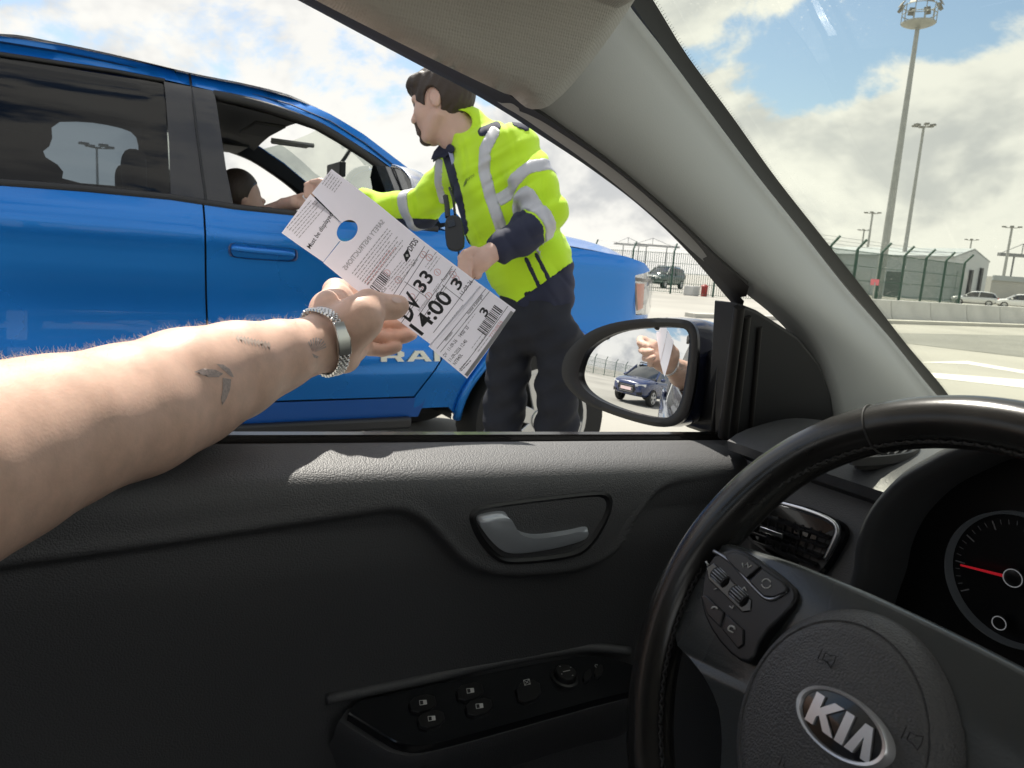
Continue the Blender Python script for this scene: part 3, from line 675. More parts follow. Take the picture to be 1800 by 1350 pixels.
# --- steering wheel
wc = np.array([-0.204, 0.364, 1.021]); wt, wy = 0.441, -0.03
wn_ = np.array([math.sin(wy)*math.cos(wt), -math.cos(wy)*math.cos(wt), math.sin(wt)]); wa = np.array([math.cos(wy), math.sin(wy), 0]); wb = np.cross(wn_, wa)
def Wp(u_, v_, w_=0.0): return wc+u_*wa+v_*wb+w_*wn_
def WX(px, py, w_=0.0): return Pplane(px, py, wc+w_*wn_, wn_)
RR, RS = 0.1695, 0.0166
wheel = thing('steering_wheel', wc, parent=car); tag(wheel, 'black leather steering wheel with oval badge')
mb = MB(); rg = []
for i in range(160):
    th = 2*math.pi*i/160; rg.append([])
    gb = 1+0.10*math.exp(-((abs((math.degrees(th)-158+180) % 360-180))/16)**2)+0.10*math.exp(-((abs((math.degrees(th)-22+180) % 360-180))/16)**2)
    sm = 1-0.05*math.exp(-(((math.degrees(th)-118+180) % 360-180)/0.9)**2)-0.05*math.exp(-(((math.degrees(th)-62+180) % 360-180)/0.9)**2)
    for j in range(20):
        ph = 2*math.pi*j/20; rr = RS*gb*sm; rad = RR+rr*0.94*math.cos(ph)-(gb-1)*0.03
        rg[-1].append(Wp(rad*math.cos(th), rad*math.sin(th), rr*math.sin(ph)))
mb.rings(rg+[rg[0]], caps=False); mb.build('rim', LEATH, wheel, ang=180)
mb = MB()
for i in range(150):                            # cross stitch along the inner side of the rim
    th = 2*math.pi*i/150; t2 = th+2*math.pi/150*0.9
    for s in (1, -1):
        a = Wp((RR-RS*0.90)*math.cos(th), (RR-RS*0.90)*math.sin(th), 0.0062+0.0016*s); b = Wp((RR-RS*0.90)*math.cos(t2), (RR-RS*0.90)*math.sin(t2), 0.0062-0.0016*s); mb.tube([a, 0.5*(a+b)+wn_*0.0004-unit(0.5*(a+b)-wc)*0.0005, b], 0.00075, 5)
mb.build('stitching', THREAD, wheel, ang=180)
for dg in (118, 62):
    mb = MB(); th = R(dg); e = math.cos(th)*wa+math.sin(th)*wb
    mb.tube([wc+e*(RR+math.cos(p_)*RS*0.955)+wn_*math.sin(p_)*RS*1.0 for p_ in np.linspace(0, 2*math.pi, 25)], 0.0007, 5, caps=False); mb.build('rim_seam', THREAD, wheel, ang=180)
sp = [(-0.172, 0.040), (-0.135, 0.046), (-0.085, 0.052), (-0.03, 0.055), (0.03, 0.055), (0.085, 0.052), (0.135, 0.046), (0.172, 0.040), (0.170, -0.034), (0.115, -0.040), (0.082, -0.060), (0.06, -0.12), (0.05, -0.162), (-0.05, -0.162), (-0.06, -0.12), (-0.082, -0.060), (-0.115, -0.040), (-0.170, -0.034)]
spc = chaikin([np.array([a, b, 0]) for a, b in sp], 2); mb = MB()
def sprow(s, w_): return [Wp(q[0]*s, q[1]*s-0.02*(1-s), w_+(-0.010*(abs(q[0])/0.17)**2)) for q in spc]
mb.rings([sprow(0.98, -0.022), sprow(1.0, -0.012), sprow(1.0, 0.004), sprow(0.985, 0.011), sprow(0.95, 0.0145), sprow(0.5, 0.016)]); mb.build('spoke', SPOKE, wheel, ang=60)
mb = MB(); mb.rings([[Wp(0.055*math.cos(t), -0.02+0.055*math.sin(t), w_) for t in np.linspace(0, 2*math.pi, 33)[:-1]] for w_ in (-0.2, -0.01)]); mb.build('steering_column', BLK, wheel)
# airbag cover
hu, hv = -0.014, -0.020; mb = MB(); rg = []
for s, w_ in ((1.05, 0.000), (1.06, 0.010), (1.03, 0.018), (0.96, 0.0245), (0.90, 0.0275), (0.885, 0.0268), (0.875, 0.0275), (0.84, 0.0290), (0.78, 0.0296), (0.70, 0.0300), (0.6, 0.0318), (0.45, 0.0335), (0.3, 0.0345), (0.12, 0.035), (0.02, 0.035)):
    rg.append([Wp(hu+0.0575*s*math.cos(t), hv+0.0640*s*math.sin(t)*(1.0 if math.sin(t) > 0 else 1.08), w_) for t in np.linspace(0, 2*math.pi, 73)[:-1]])
mb.rings(rg); mb.build('airbag_cover', HUBM, wheel, ang=60)
EW = 0.0352; eu, ev = -0.0035, -0.0125; ew, eh = 0.0265, 0.0152
def EP(a, b, h=0.0): return Wp(eu+a*ew, ev+b*eh, EW+h)
mb = MB(); ang_ = np.linspace(0, 2*math.pi, 65)[:-1]
mb.rings([[EP(math.cos(t)*s, math.sin(t)*s*(1.0), h) for t in ang_] for s, h in ((1.02, -0.005), (1.01, 0.0014), (0.97, 0.0028), (0.90, 0.0026), (0.87, 0.0012), (0.86, -0.001))], caps=False); mb.build('badge_rim', mat('badge_chrome', (0.80, 0.80, 0.82), 0.25, metal=0.6), wheel, ang=50)
mb = MB(); mb.rings([[EP(math.cos(t)*s, math.sin(t)*s, h) for t in ang_] for s, h in ((0.92, -0.001), (0.91, 0.0006), (0.02, 0.001))]); mb.build('badge_plate', GLOSSB, wheel, ang=60)
LET = [[(-0.66, -0.52), (-0.66, 0.52), (-0.47, 0.52), (-0.47, 0.10), (-0.24, 0.52), (-0.02, 0.52), (-0.31, 0.02), (0.0, -0.52), (-0.23, -0.52), (-0.42, -0.14), (-0.47, -0.20), (-0.47, -0.52)],
       [(0.03, -0.52), (0.03, 0.52), (0.21, 0.52), (0.21, -0.52)],
       [(0.25, -0.52), (0.44, 0.52), (0.60, 0.52), (0.79, -0.52), (0.60, -0.52), (0.515, 0.12), (0.43, -0.52)]]
for l in LET:
    v2, f2 = tri2d([(a, b) for a, b in l], step=0.4); mb = MB(); Vt = [EP(a, b, 0.0022) for a, b in v2]; Vb = [EP(a, b, 0.0006) for a, b in v2]; nn_ = len(Vt)
    fs = list(f2); nl = [tuple(i+nn_ for i in t[::-1]) for t in f2]; mb.add(Vt+Vb, fs+nl)
    lp = [EP(a, b, 0.0022) for a, b in l]; lq = [EP(a, b, 0.0006) for a, b in l]; k = len(lp); mb.add(lp+lq, [(i, (i+1) % k, k+(i+1) % k, k+i) for i in range(k)])
    mb.build('badge_letter', mat('badge_silver', (0.80, 0.80, 0.82), 0.22, metal=0.7), wheel, smooth=False)
# embossed horn marks
def emb(px, py, sc=1.0, rot=0.0):
    mb = MB(); o = WX(px, py, 0.0330)+wn_*0.0006; ca_, sa_ = math.cos(rot), math.sin(rot)
    def q(a, b): return o+wa*(a*ca_-b*sa_)*sc+wb*(a*sa_+b*ca_)*sc
    mb.tube([q(-0.0045, 0.003), q(-0.0045, -0.003)], 0.0003, 5); mb.tube([q(-0.002, -0.002), q(-0.002, 0.002), q(0.001, 0.002), q(0.004, 0.0035), q(0.0045, 0.0), q(0.004, -0.0035), q(0.001, -0.002), q(-0.002, -0.002)], 0.0003, 5)
    mb.build('horn_mark', BLK, wheel, ang=180)
emb(1455, 1157); emb(1605, 1298); emb(1386, 1345)
# button pod on the left spoke
BPM = mat('button_pod', (0.030, 0.031, 0.034), 0.36, metal=0.15); BTM = mat('button_black', (0.020, 0.021, 0.024), 0.30)
def BX(px, py, h=0.0): return WX(px, py, 0.012)
def pod(name, poly, h0, h1, m, inset=0.02, it=0, bev=0.0009):
    lo = [BX(*q) for q in poly]; lo = chaikin(lo, it) if it else lo; mb = MB(); mb.prism([q+wn_*h0 for q in lo], wn_*(h1-h0)); o = mb.build(name, m, wheel, ang=40, bevel=bev, seg=3); return o
pod('button_pod', [(1238, 1040), (1252, 985), (1290, 966), (1320, 972), (1400, 1030), (1408, 1052), (1395, 1075), (1345, 1120), (1330, 1168), (1300, 1162), (1262, 1120), (1240, 1075)], -0.012, 0.004, BPM, 0.02, 1, 0.0016)
mb = MB(); mb.tube(spline([BX(*q)+wn_*0.0045 for q in [(1262, 972), (1290, 990), (1330, 1033), (1352, 1054), (1368, 1056), (1390, 1042)]], 24), 0.0012, 7); mb.build('pod_trim', SATIN, wheel, ang=180)
pod('button', [(1284, 984), (1292, 977), (1308, 976), (1322, 982), (1346, 1000), (1322, 1022), (1300, 1002)], 0.002, 0.0062, BTM, 0.03)
pod('button', [(1326, 1026), (1350, 1004), (1386, 1028), (1394, 1038), (1390, 1046), (1370, 1055), (1352, 1053)], 0.002, 0.0062, BTM, 0.03)
pod('scroll_recess', [(1248, 1000), (1262, 992), (1330, 1058), (1328, 1078), (1312, 1080), (1252, 1022)], 0.0, 0.0046, GLOSSB, 0.02)
for (x, y) in [(1273, 1018), (1306, 1051)]:
    o = BX(x, y)+wn_*0.003; ax_ = unit(BX(x+8, y+16)-BX(x, y)); axd = unit(BX(x+12, y+11)-BX(x, y)); sdv = np.cross(wn_, axd); mb = MB()
    mb.tube([o+axd*-0.0062, o+axd*0.0062], 0.0046, 18)
    mb.build('scroll_wheel', SWM, wheel, ang=35)
    for k in range(7):
        t = math.pi*(k+0.5)/7; p0 = o+(sdv*math.cos(t)+wn_*math.sin(t))*0.0046
        mb = MB(); mb.tube([p0-axd*0.0050, p0+axd*0.0050], 0.00045, 5); mb.build('ridge', SATIN, wheel, ang=180)
pod('button', [(1240, 1050), (1250, 1050), (1282, 1080), (1274, 1106), (1252, 1084)], 0.001, 0.0054, BTM, 0.03)
pod('button', [(1286, 1083), (1316, 1110), (1316, 1136), (1306, 1144), (1278, 1110)], 0.001, 0.0054, BTM, 0.03)
def ic(pts, r_=0.0004, h=0.0066, name='button_icon'):
    mb = MB(); mb.tube([BX(*q)+wn_*h for q in pts], r_, 5); mb.build(name, ICON, wheel, ang=180)
cc = lambda x, y, r_, a, b: [(x+r_*math.cos(t), y+r_*math.sin(t)) for t in np.linspace(a, b, 12)]
ic(cc(1358, 1031, 8, 0.3, 3.0)); ic(cc(1358, 1031, 8, 3.5, 6.0)); ic([(1320, 1000), (1325, 995), (1326, 1003), (1332, 999)]); ic([(1316, 995), (1317, 1003)])
ic(cc(1266, 1076, 5, 3.4, 6.0), 0.0007, 0.0060); ic(cc(1296, 1110, 5.5, 2.8, 6.4), 0.0007, 0.0060); ic([(1291, 1112), (1299, 1116)], 0.0005, 0.0060)
ic([(1313, 1040), (1317, 1036), (1321, 1042)], 0.0004, 0.0052); ic([(1291, 1069), (1296, 1073), (1298, 1068)], 0.0004, 0.0052); ic([(1248, 991), (1254, 996)], 0.0005, 0.005); ic([(1252, 999), (1250, 990)], 0.0004, 0.005); ic([(1263, 1040), (1268, 1038)], 0.0004, 0.005)

# --- rest of the cabin: floor, right side, rear, seats (it shades the cabin like the real one)
SEATM = mat('seat_cloth', (0.035, 0.035, 0.038), 0.85, bump=('weave', 300, 0.4, 0.001))
mb = MB(); mb.box((-0.74, -1.7, 0.20), (1.02, 1.6, 0.26)); mb.build('floor', mat('carpet', (0.02, 0.02, 0.022), 0.95), car)
mb = MB(); mb.box((0.98, -1.6, 0.26), (1.06, 1.2, 1.03)); mb.build('passenger_door', DOORM, car, bevel=0.02)
mb = MB(); mb.box((-0.74, -1.75, 0.26), (1.02, -1.55, 1.12)); mb.build('tailgate', DOORM, car, bevel=0.02)
mb = MB(); mb.box((-0.74, 1.28, 0.26), (1.02, 1.36, 1.04)); mb.build('bulkhead', BLK, car)
mb = MB(); mb.tube([(0.98, 1.28, 1.06), (0.92, 0.9, 1.28), (0.86, 0.45, 1.5)], 0.05, 8); mb.build('passenger_pillar', TRIM, car)
for x0 in (-0.76, 0.93):
    mb = MB(); s = 1 if x0 < 0 else -1
    mb.rings([[(x0+s*t, y, z) for t, y in ((0, -0.52), (0.09, -0.52), (0.09, -0.40), (0, -0.40))] for z in (0.3, 1.0)]+[[(x0+s*(t+0.12), y-0.02, 1.5) for t, y in ((0, -0.52), (0.07, -0.52), (0.07, -0.40), (0, -0.40))]]); mb.build('centre_pillar', TRIM, car, ang=40)
for xc in (-0.20, 0.50):
    sd_ = SDF(); sd_.box((xc, -0.35, 0.42), (0.23, 0.25, 0.09), k=0.05, rd=0.06); sd_.box((xc, -0.66, 0.76), (0.22, 0.075, 0.34), k=0.05, rd=0.06); sd_.box((xc, -0.72, 1.22), (0.13, 0.05, 0.09), k=0.04, rd=0.04)
    Vv, ax = sd_.grid(0.02); sdf_obj('seat', Vv, ax, 0.02, SEATM, car, 2)
mb = MB(); mb.box((-0.74, 1.30, 0.30), (1.02, 2.35, 0.92)); mb.build('bonnet', NAVY, car, bevel=0.08, seg=4)
mb = MB(); mb.box((-0.79, -1.75, 0.30), (-0.75, -0.9, 1.02)); mb.build('rear_quarter', NAVY, car, bevel=0.015)
for x0 in (-0.72, 0.90):
    for y0 in (1.75, -1.15):
        mb = MB(); mb.rings([[(x0+dx, y0+r_*math.cos(t), 0.31+r_*math.sin(t)) for t in np.linspace(0, 2*math.pi, 33)[:-1]] for dx, r_ in ((0, 0.2), (0, 0.29), (0.03, 0.31), (0.15, 0.31), (0.19, 0.29), (0.19, 0.2))]); mb.build('wheel', RUBBER, car, ang=50)

# --- wing mirror on the door
MC = P(1118, 655, X=-0.84); Htk = P(690, 520, d=0.90); Mh = P(1160, 630, X=-0.84)
mn = unit(unit(CAM-Mh)+unit(Htk-Mh)+np.array([-0.035, 0.0, -0.15]))
def MP(px, py, h=0.0): return Pplane(px, py, MC, mn)+mn*h
gpx = [(1018, 652), (1031, 617), (1058, 596), (1093, 581), (1138, 575), (1197, 574), (1213, 584), (1212, 617), (1207, 661), (1197, 712), (1179, 735), (1152, 735), (1108, 725), (1058, 706), (1031, 688), (1019, 670)]
bpx = [(988, 647), (998, 617), (1034, 584), (1078, 567), (1138, 559), (1203, 560), (1224, 570), (1230, 602), (1224, 676), (1212, 730), (1194, 747), (1167, 752), (1126, 744), (1064, 724), (1019, 703), (993, 673)]
gl_ = [np.array(q) for q in chaikin([np.array(q, float) for q in gpx], 2)]; bl_ = [np.array(q) for q in chaikin([np.array(q, float) for q in bpx], 2)]
wm = thing('wing_mirror', MC, parent=car); tag(wm, 'black wing mirror showing a navy car behind')
b3 = [MP(*q) for q in bl_]; g3 = [MP(*q) for q in gl_]; cB = np.mean(b3, 0); fd = np.array([-0.10, 0.99, 0.02])
mb = MB(); mb.rings([[cB+(q-cB)*1.0+mn*-0.004 for q in b3], [q+mn*0.004 for q in b3], [lerp(a, b, 0.5)+mn*0.006 for a, b in zip(b3, g3)], [q+mn*0.002 for q in g3], [q+mn*-0.006 for q in g3]], caps=False)
mb.build('mirror_bezel', mat('mirror_black', (0.012, 0.012, 0.013), 0.35), wm, ang=50)
mb = MB(); mb.rings([[cB+(q-cB)*s+fd*h-mn*0.004 for q in b3] for s, h in ((1.0, 0.0), (1.02, 0.02), (0.98, 0.05), (0.86, 0.085), (0.6, 0.115), (0.05, 0.125))], caps=False); mb.build('mirror_shell', NAVY, wm, ang=180)
e1 = unit(np.cross([0, 0, 1], mn)); e2 = np.cross(mn, e1); RAD = 1.25
g2 = [((q-MC)@e1, (q-MC)@e2) for q in g3]
panel('mirror_glass', g2, lambda a, b: MC+e1*a+e2*b-mn*(0.002+(a*a+b*b)/(2*RAD)), mat('mirror_silver', (0.86, 0.87, 0.88), 0.0, metal=1.0), wm, step=0.006, ang=180)
mb = MB(); ft = [Pt(a, b, -0.735) for a, b in [(1262, 640), (1300, 640), (1300, 764), (1255, 764)]]; nk = [P(a, b, X=-0.79) for a, b in [(1235, 600), (1262, 590), (1262, 745), (1205, 752)]]; nk2 = [q+np.array([-0.05, 0.02, 0]) for q in nk]
mb.rings([nk2, nk, [lerp(a, b, 0.5)+np.array([0, 0.0, -0.002]) for a, b in zip(nk, ft)], ft]); mb.build('mirror_arm', MATS['mirror_black'], wm, bevel=0.006, seg=3)
mb = MB(); lo = chaikin([P(a, b, X=-0.80)+np.array([0.0, 0, 0]) for a, b in [(1226, 600), (1238, 572), (1268, 582), (1292, 600), (1290, 640), (1240, 618)]], 1); mb.prism(lo, (-0.03, 0.03, 0)); mb.build('mirror_cap', NAVY, wm, bevel=0.006, seg=3)

# ================================================================ THE PLACE OUTSIDE
GROUND = mat('concrete_ground', (0.33, 0.32, 0.285), 0.85, bump=('noise', 30, 0.25, 0.01), var=(0.22, 0.24, 12))
WHITEP = mat('road_paint', (0.74, 0.73, 0.68), 0.7, var=(2, 0.12, 6))
mb = MB(); mb.add([(-900, -900, 0), (900, -900, 0), (900, 900, 0), (-900, 900, 0)], [(0, 1, 2, 3)])
ground = mb.build('ground', GROUND, None, smooth=False); tag(ground, kind='structure')
def gz(px, py): return P(px, py, Z=0.0)
def marking(pxs, name='lane_marking'):
    q = [gz(*p) for p in pxs]; mb = MB(); mb.add([(a[0], a[1], 0.004) for a in q], [tuple(range(len(q)))]); return mb.build(name, WHITEP, ground, smooth=False)
marking([(1612, 637), (1700, 635), (1900, 668), (1900, 674), (1700, 640)])
marking([(1628, 655), (1800, 668), (1900, 676), (1900, 690), (1800, 682), (1636, 664)])

marking([(1160, 560), (1290, 580), (1290, 588), (1160, 566)])
DARKC = mat('tarmac_patch', (0.20, 0.20, 0.18), 0.9, var=(0.5, 0.15, 6))
def slab(pxs, h=0.006):
    q = [gz(*p) for p in pxs]; mb = MB(); mb.add([(a[0], a[1], h) for a in q], [tuple(range(len(q)))]); return mb.build('tarmac_patch', DARKC, ground, smooth=False)
slab([(1540, 585), (1900, 592), (2300, 640), (1900, 640), (1560, 600)])

GREENM = mat('fence_green', (0.030, 0.085, 0.062), 0.55, var=(4, 0.2, 4))
GALV = mat('galvanised_steel', (0.36, 0.37, 0.36), 0.5, metal=0.4, var=(3, 0.12, 4))
CONC = mat('barrier_concrete', (0.52, 0.52, 0.50), 0.85, bump=('noise', 18, 0.3, 0.02), var=(1.2, 0.15, 7))
CLAD = mat('warehouse_cladding', (0.46, 0.49, 0.51), 0.5, var=(0.4, 0.06, 4))
ROOFG = mat('warehouse_roof', (0.33, 0.36, 0.37), 0.55, var=(0.5, 0.08, 4))
DARKG = mat('dark_opening', (0.05, 0.055, 0.06), 0.6)

def fence(p0, p1, h, label, lean=1.0, bay=2.6, thick=1.0, group=None, bar=0.008, pit=0.13):
    'welded mesh security fence: posts with cranked tops, one mesh panel per bay, three strands of wire'
    p0 = np.array([p0[0], p0[1], 0.0]); p1 = np.array([p1[0], p1[1], 0.0]); L = np.linalg.norm(p1-p0); d = (p1-p0)/L; s = np.array([-d[1], d[0], 0])*lean
    root = thing('security_fence', p0, label, 'fence'); nb = max(1, int(round(L/bay))); st = L/nb; ang = math.atan2(d[1], d[0])
    mb = MB(); r_ = 0.045*thick
    mb.tube([p0, p0+np.array([0, 0, h])], r_, 6); mb.tube([p0+np.array([0, 0, h-0.02]), p0+np.array([0, 0, h+0.05])+s*0.03, p0+np.array([0, 0, h+0.48])+s*0.40], r_*0.9, 6)
    post = mb.build('post', GREENM, root, ang=60)
    mb = MB(); w_ = bar*thick
    for k in range(int(st/pit)): mb.box(tuple(p0+np.array([0, 0, 0.08])-np.array([w_, w_, 0])+d*(0.05+k*pit)), tuple(p0+np.array([0, 0, h-0.05])+np.array([w_, w_, 0])+d*(0.05+k*pit)))
    for k in range(5):
        z = 0.1+k*(h-0.2)/4; mb.tube([p0+np.array([0, 0, z]), p0+d*st+np.array([0, 0, z])], 0.010*thick, 4)
    pan = mb.build('mesh_panel', GREENM, root, smooth=False)
    mb = MB()
    for k in range(3): q = np.array([0, 0, h+0.12+0.15*k])+s*(0.12+0.125*k); mb.tube([p0+q, p0+d*st+q], 0.006*thick, 4)
    wire = mb.build('barbed_wire', GALV, root, smooth=False)
    bp, bpan, bw = WLOC[post.name].copy(), WLOC[pan.name].copy(), WLOC[wire.name].copy()
    for i in range(1, nb+1): dup(post, bp+d*st*i, root)
    for i in range(1, nb): dup(pan, bpan+d*st*i, root); dup(wire, bw+d*st*i, root)
    return root
def gxy(px, dist): q = P(px, 500, d=dist); return (q[0], q[1])
fence(gxy(1040, 46), gxy(1420, 40), 2.45, 'green mesh security fence beyond the front of the blue pickup', thick=1.3)
fence(gxy(1400, 34), gxy(1690, 44), 3.0, 'green mesh security fence behind the concrete barrier, seen through the windscreen', thick=1.5, lean=-1, bar=0.006, pit=0.11)
fence((-22, -28), (-3, -52), 2.4, 'green security fence far behind, seen only in the wing mirror', thick=1.6)
fence((-1, -55), (26, -62), 2.4, 'farther green security fence at the edge of the wing mirror picture', thick=1.6)

# concrete barrier line, one block after another
b0 = np.array([*gxy(1490, 26.0), 0]); b1 = np.array([*gxy(1960, 36.0), 0]); bd = unit(b1-b0); bs = np.array([-bd[1], bd[0], 0]); Lb = np.linalg.norm(b1-b0)
nb = int(Lb/2.5); base = None
ORD = ['first', 'second', 'third', 'fourth', 'fifth', 'sixth', 'seventh', 'eighth', 'ninth', 'tenth', 'eleventh', 'twelfth']
BLAB = ['pale concrete barrier block, %s in the row counting from the windscreen pillar' % w for w in ORD]
prof_b = [(-0.30, 0), (-0.30, 0.08), (-0.20, 0.26), (-0.11, 0.80), (0.11, 0.80), (0.20, 0.26), (0.30, 0.08), (0.30, 0)]
for k in range(nb+1):
    o_ = b0+bd*(k*2.5)
    if base is None:
        mb = MB(); mb.rings([[o_+bs*a+np.array([0, 0, z])+bd*t for a, z in prof_b] for t in (0.0, 2.46)]); base = mb.build('concrete_barrier', CONC, None, ang=30, bevel=0.02)
        base_c = WLOC[base.name].copy(); o = base
    else: o = dup(base, base_c+bd*(k*2.5))
    tag(o, BLAB[k], 'barrier', 'concrete barrier blocks in a row')
mb = MB(); mb.rings([[b0+bs*a+np.array([0, 0, z])+bd*t for a, z in ((-1.0, 0), (-1.0, 0.12), (-0.55, 0.12), (-0.55, 0))] for t in (-8, Lb+20)]); kb = mb.build('kerb', mat('kerb_stone', (0.50, 0.49, 0.44), 0.8, var=(1, 0.1, 5)), None); tag(kb, kind='structure')

# warehouse
wh0 = np.array([*gxy(1380, 118), 0]); wh1 = np.array([*gxy(1672, 92), 0]); wd = unit(wh1-wh0); wL = np.linalg.norm(wh1-wh0); ws = np.array([-wd[1], wd[0], 0]); ws = ws if ws@fw > 0 else -ws
gd = unit(np.array([*gxy(1742, 100), 0])-wh1); gw = 11.0
EH, RH = 5.5, 6.7
wh = thing('warehouse', (wh0+wh1)/2, 'grey metal clad warehouse with a low gable behind the green fence', 'warehouse')
Z = lambda v, z: np.array([v[0], v[1], z])
gA, gB = wh1, wh1+gd*gw; gM = (gA+gB)/2; back = -wd*wL
mb = MB(); mb.add([Z(wh0, 0), Z(wh1, 0), Z(wh1, EH), Z(wh0, EH)], [(0, 1, 2, 3)]); mb.add([Z(gA, 0), Z(gB, 0), Z(gB, EH), Z(gM, RH), Z(gA, EH)], [(0, 1, 2, 3, 4)]); mb.add([Z(gB, 0), Z(gB+back, 0), Z(gB+back, EH), Z(gB, EH)], [(0, 1, 2, 3)]); mb.add([Z(wh0, 0), Z(wh0+gd*gw, 0), Z(wh0+gd*gw, EH), Z(wh0+gd*gw/2, RH), Z(wh0, EH)], [(0, 1, 2, 3, 4)])
mb.build('wall', CLAD, wh, smooth=False)
mb = MB(); ov = gd*0.3
mb.prism([Z(gA-ov, EH-0.05), Z(gM, RH+0.05), Z(gM+back, RH+0.05), Z(gA-ov+back, EH-0.05)], (0, 0, 0.18)); mb.prism([Z(gB+ov, EH-0.05), Z(gM, RH+0.05), Z(gM+back, RH+0.05), Z(gB+ov+back, EH-0.05)], (0, 0, 0.18)); mb.build('roof', ROOFG, wh, smooth=False)
def wq(o, dv, nv, a, b, z0, z1, name, m, t=0.08):
    mb = MB(); q0, q1 = o+dv*a, o+dv*b; mb.prism([Z(q0, z0), Z(q1, z0), Z(q1, z1), Z(q0, z1)], -nv*t); mb.build(name, m, wh, smooth=False)
gn = -unit(np.array([gd[1], -gd[0], 0])); gn = gn if gn@fw > 0 else -gn
wq(gA, gd, gn, 1.2, 4.6, 0.05, 3.9, 'roller_door', mat('door_pale', (0.46, 0.48, 0.49), 0.5)); wq(gA, gd, gn, 4.9, 5.6, 0.05, 4.2, 'pillar', DARKG, 0.3); wq(gA, gd, gn, 8.2, 8.8, 0.05, 4.6, 'pillar', DARKG, 0.3)
for k in range(5): wq(wh0, wd, ws, wL*(0.12+0.18*k), wL*(0.12+0.18*k)+2.6, 0.05, 3.4, 'loading_door', DARKG if k % 2 else MATS['door_pale'])
lb0 = np.array([*gxy(1742, 120), 0]); lb1 = np.array([*gxy(2050, 120), 0])
lb = thing('low_building', lb0, 'long low grey building at the right edge behind the parked cars', 'building')
mb = MB(); mb.prism([lb0, lb1, lb1+fw*[1, 1, 0]*12, lb0+fw*[1, 1, 0]*12], (0, 0, 4.2)); mb.build('wall', mat('pale_block', (0.40, 0.40, 0.38), 0.8, var=(0.3, 0.1, 4)), lb, smooth=False)
mb = MB(); q = lb0-fw*[1, 1, 0]*0.3; mb.prism([Z(q, 3.6), Z(lb1-fw*[1, 1, 0]*0.3, 3.6), Z(lb1, 3.6), Z(lb0, 3.6)], (0, 0, 0.8)); mb.build('parapet', ROOFG, lb, smooth=False)

# light masts
def mast(px, pytop, dist, rb, rt_, label, basket=True, heads=8, hs=1.0):
    hz = P(px, pytop, d=dist); base = np.array([hz[0], hz[1], 0.0]); H = hz[2]
    root = thing('light_mast', base, label, 'light mast', 'light masts over the yard')
    mb = MB(); mb.tube([base, base+[0, 0, H*0.33], base+[0, 0, H*0.66], base+[0, 0, H]], [rb, rb*0.8+rt_*0.2, rb*0.4+rt_*0.6, rt_], 12); mb.build('pole', GALV, root, ang=60)
    top = base+np.array([0, 0, H])
    if basket:
        Rr = 1.0*hs
        mb = MB(); mb.rings([[top+np.array([math.cos(t)*r_, math.sin(t)*r_, z]) for t in np.linspace(0, 2*math.pi, 25)[:-1]] for r_, z in ((rt_, -0.25*hs), (Rr*0.75, -0.12*hs), (Rr, 0.0), (Rr, 0.08*hs), (rt_, 0.08*hs))]); mb.build('platform', GALV, root, ang=40)
        for zz in (0.55, 1.05):
            mb = MB(); mb.tube([top+np.array([math.cos(t)*Rr, math.sin(t)*Rr, zz*hs]) for t in np.linspace(0, 2*math.pi, 25)], 0.03*hs, 5, caps=False); mb.build('rail', GALV, root, ang=180)
        for k in range(10):
            t = 2*math.pi*k/10; q = top+np.array([math.cos(t)*Rr, math.sin(t)*Rr, 0]); mb = MB(); mb.tube([q, q+[0, 0, 1.1*hs]], 0.028*hs, 5); mb.build('stanchion', GALV, root, ang=60)
        for k in range(heads):
            t = 2*math.pi*(k+0.3)/heads; e = np.array([math.cos(t), math.sin(t), 0]); q = top+e*Rr*1.12+[0, 0, 1.15*hs]; sd_ = np.array([-e[1], e[0], 0])
            mb = MB(); a = q+sd_*0.2*hs; b = q-sd_*0.2*hs; u1 = np.array([0, 0, 0.17*hs])-e*0.1*hs
            mb.prism([a+u1, b+u1, b-u1, a-u1], e*0.14*hs+np.array([0, 0, -0.08*hs])); mb.build('floodlight', mat('lamp_grey', (0.20, 0.20, 0.19), 0.4), root, bevel=0.02)
    else:
        for k in range(heads):
            t = 2*math.pi*(k+0.3)/heads; e = np.array([math.cos(t), math.sin(t), 0]); mb = MB(); q = top+e*0.8*hs
            mb.tube([top-[0, 0, 0.1], q], 0.05*hs, 5); sd_ = np.array([-e[1], e[0], 0]); mb.prism([q+sd_*0.22*hs-e*0.2*hs, q-sd_*0.22*hs-e*0.2*hs, q-sd_*0.22*hs+e*0.3*hs, q+sd_*0.22*hs+e*0.3*hs], (0, 0, 0.16*hs)); mb.build('floodlight', MATS['lamp_grey'] if 'lamp_grey' in MATS else GALV, root, bevel=0.02)
    return root
mast(1614, 42, 47, 0.27, 0.13, 'tall light mast with a ring platform of floodlights, nearest in the windscreen')
mast(1624, 222, 98, 0.30, 0.16, 'thinner light mast standing just right of the tall ring mast', False, 6, 1.3)
mast(1534, 375, 165, 0.32, 0.2, 'small distant light mast left of the tall ring mast', False, 4, 1.6)
mast(1519, 405, 190, 0.28, 0.18, 'shortest distant light mast nearest the windscreen edge', False, 4, 1.4)
mast(1708, 422, 210, 0.28, 0.18, 'small distant light mast above the warehouse gable', False, 4, 1.6)
mast(1779, 400, 170, 0.36, 0.24, 'distant light mast at the right edge of the picture', False, 4, 1.8)
mast(170, 258, 60, 0.12, 0.08, 'light mast seen through the tinted rear window of the pickup', False, 4, 1.2)
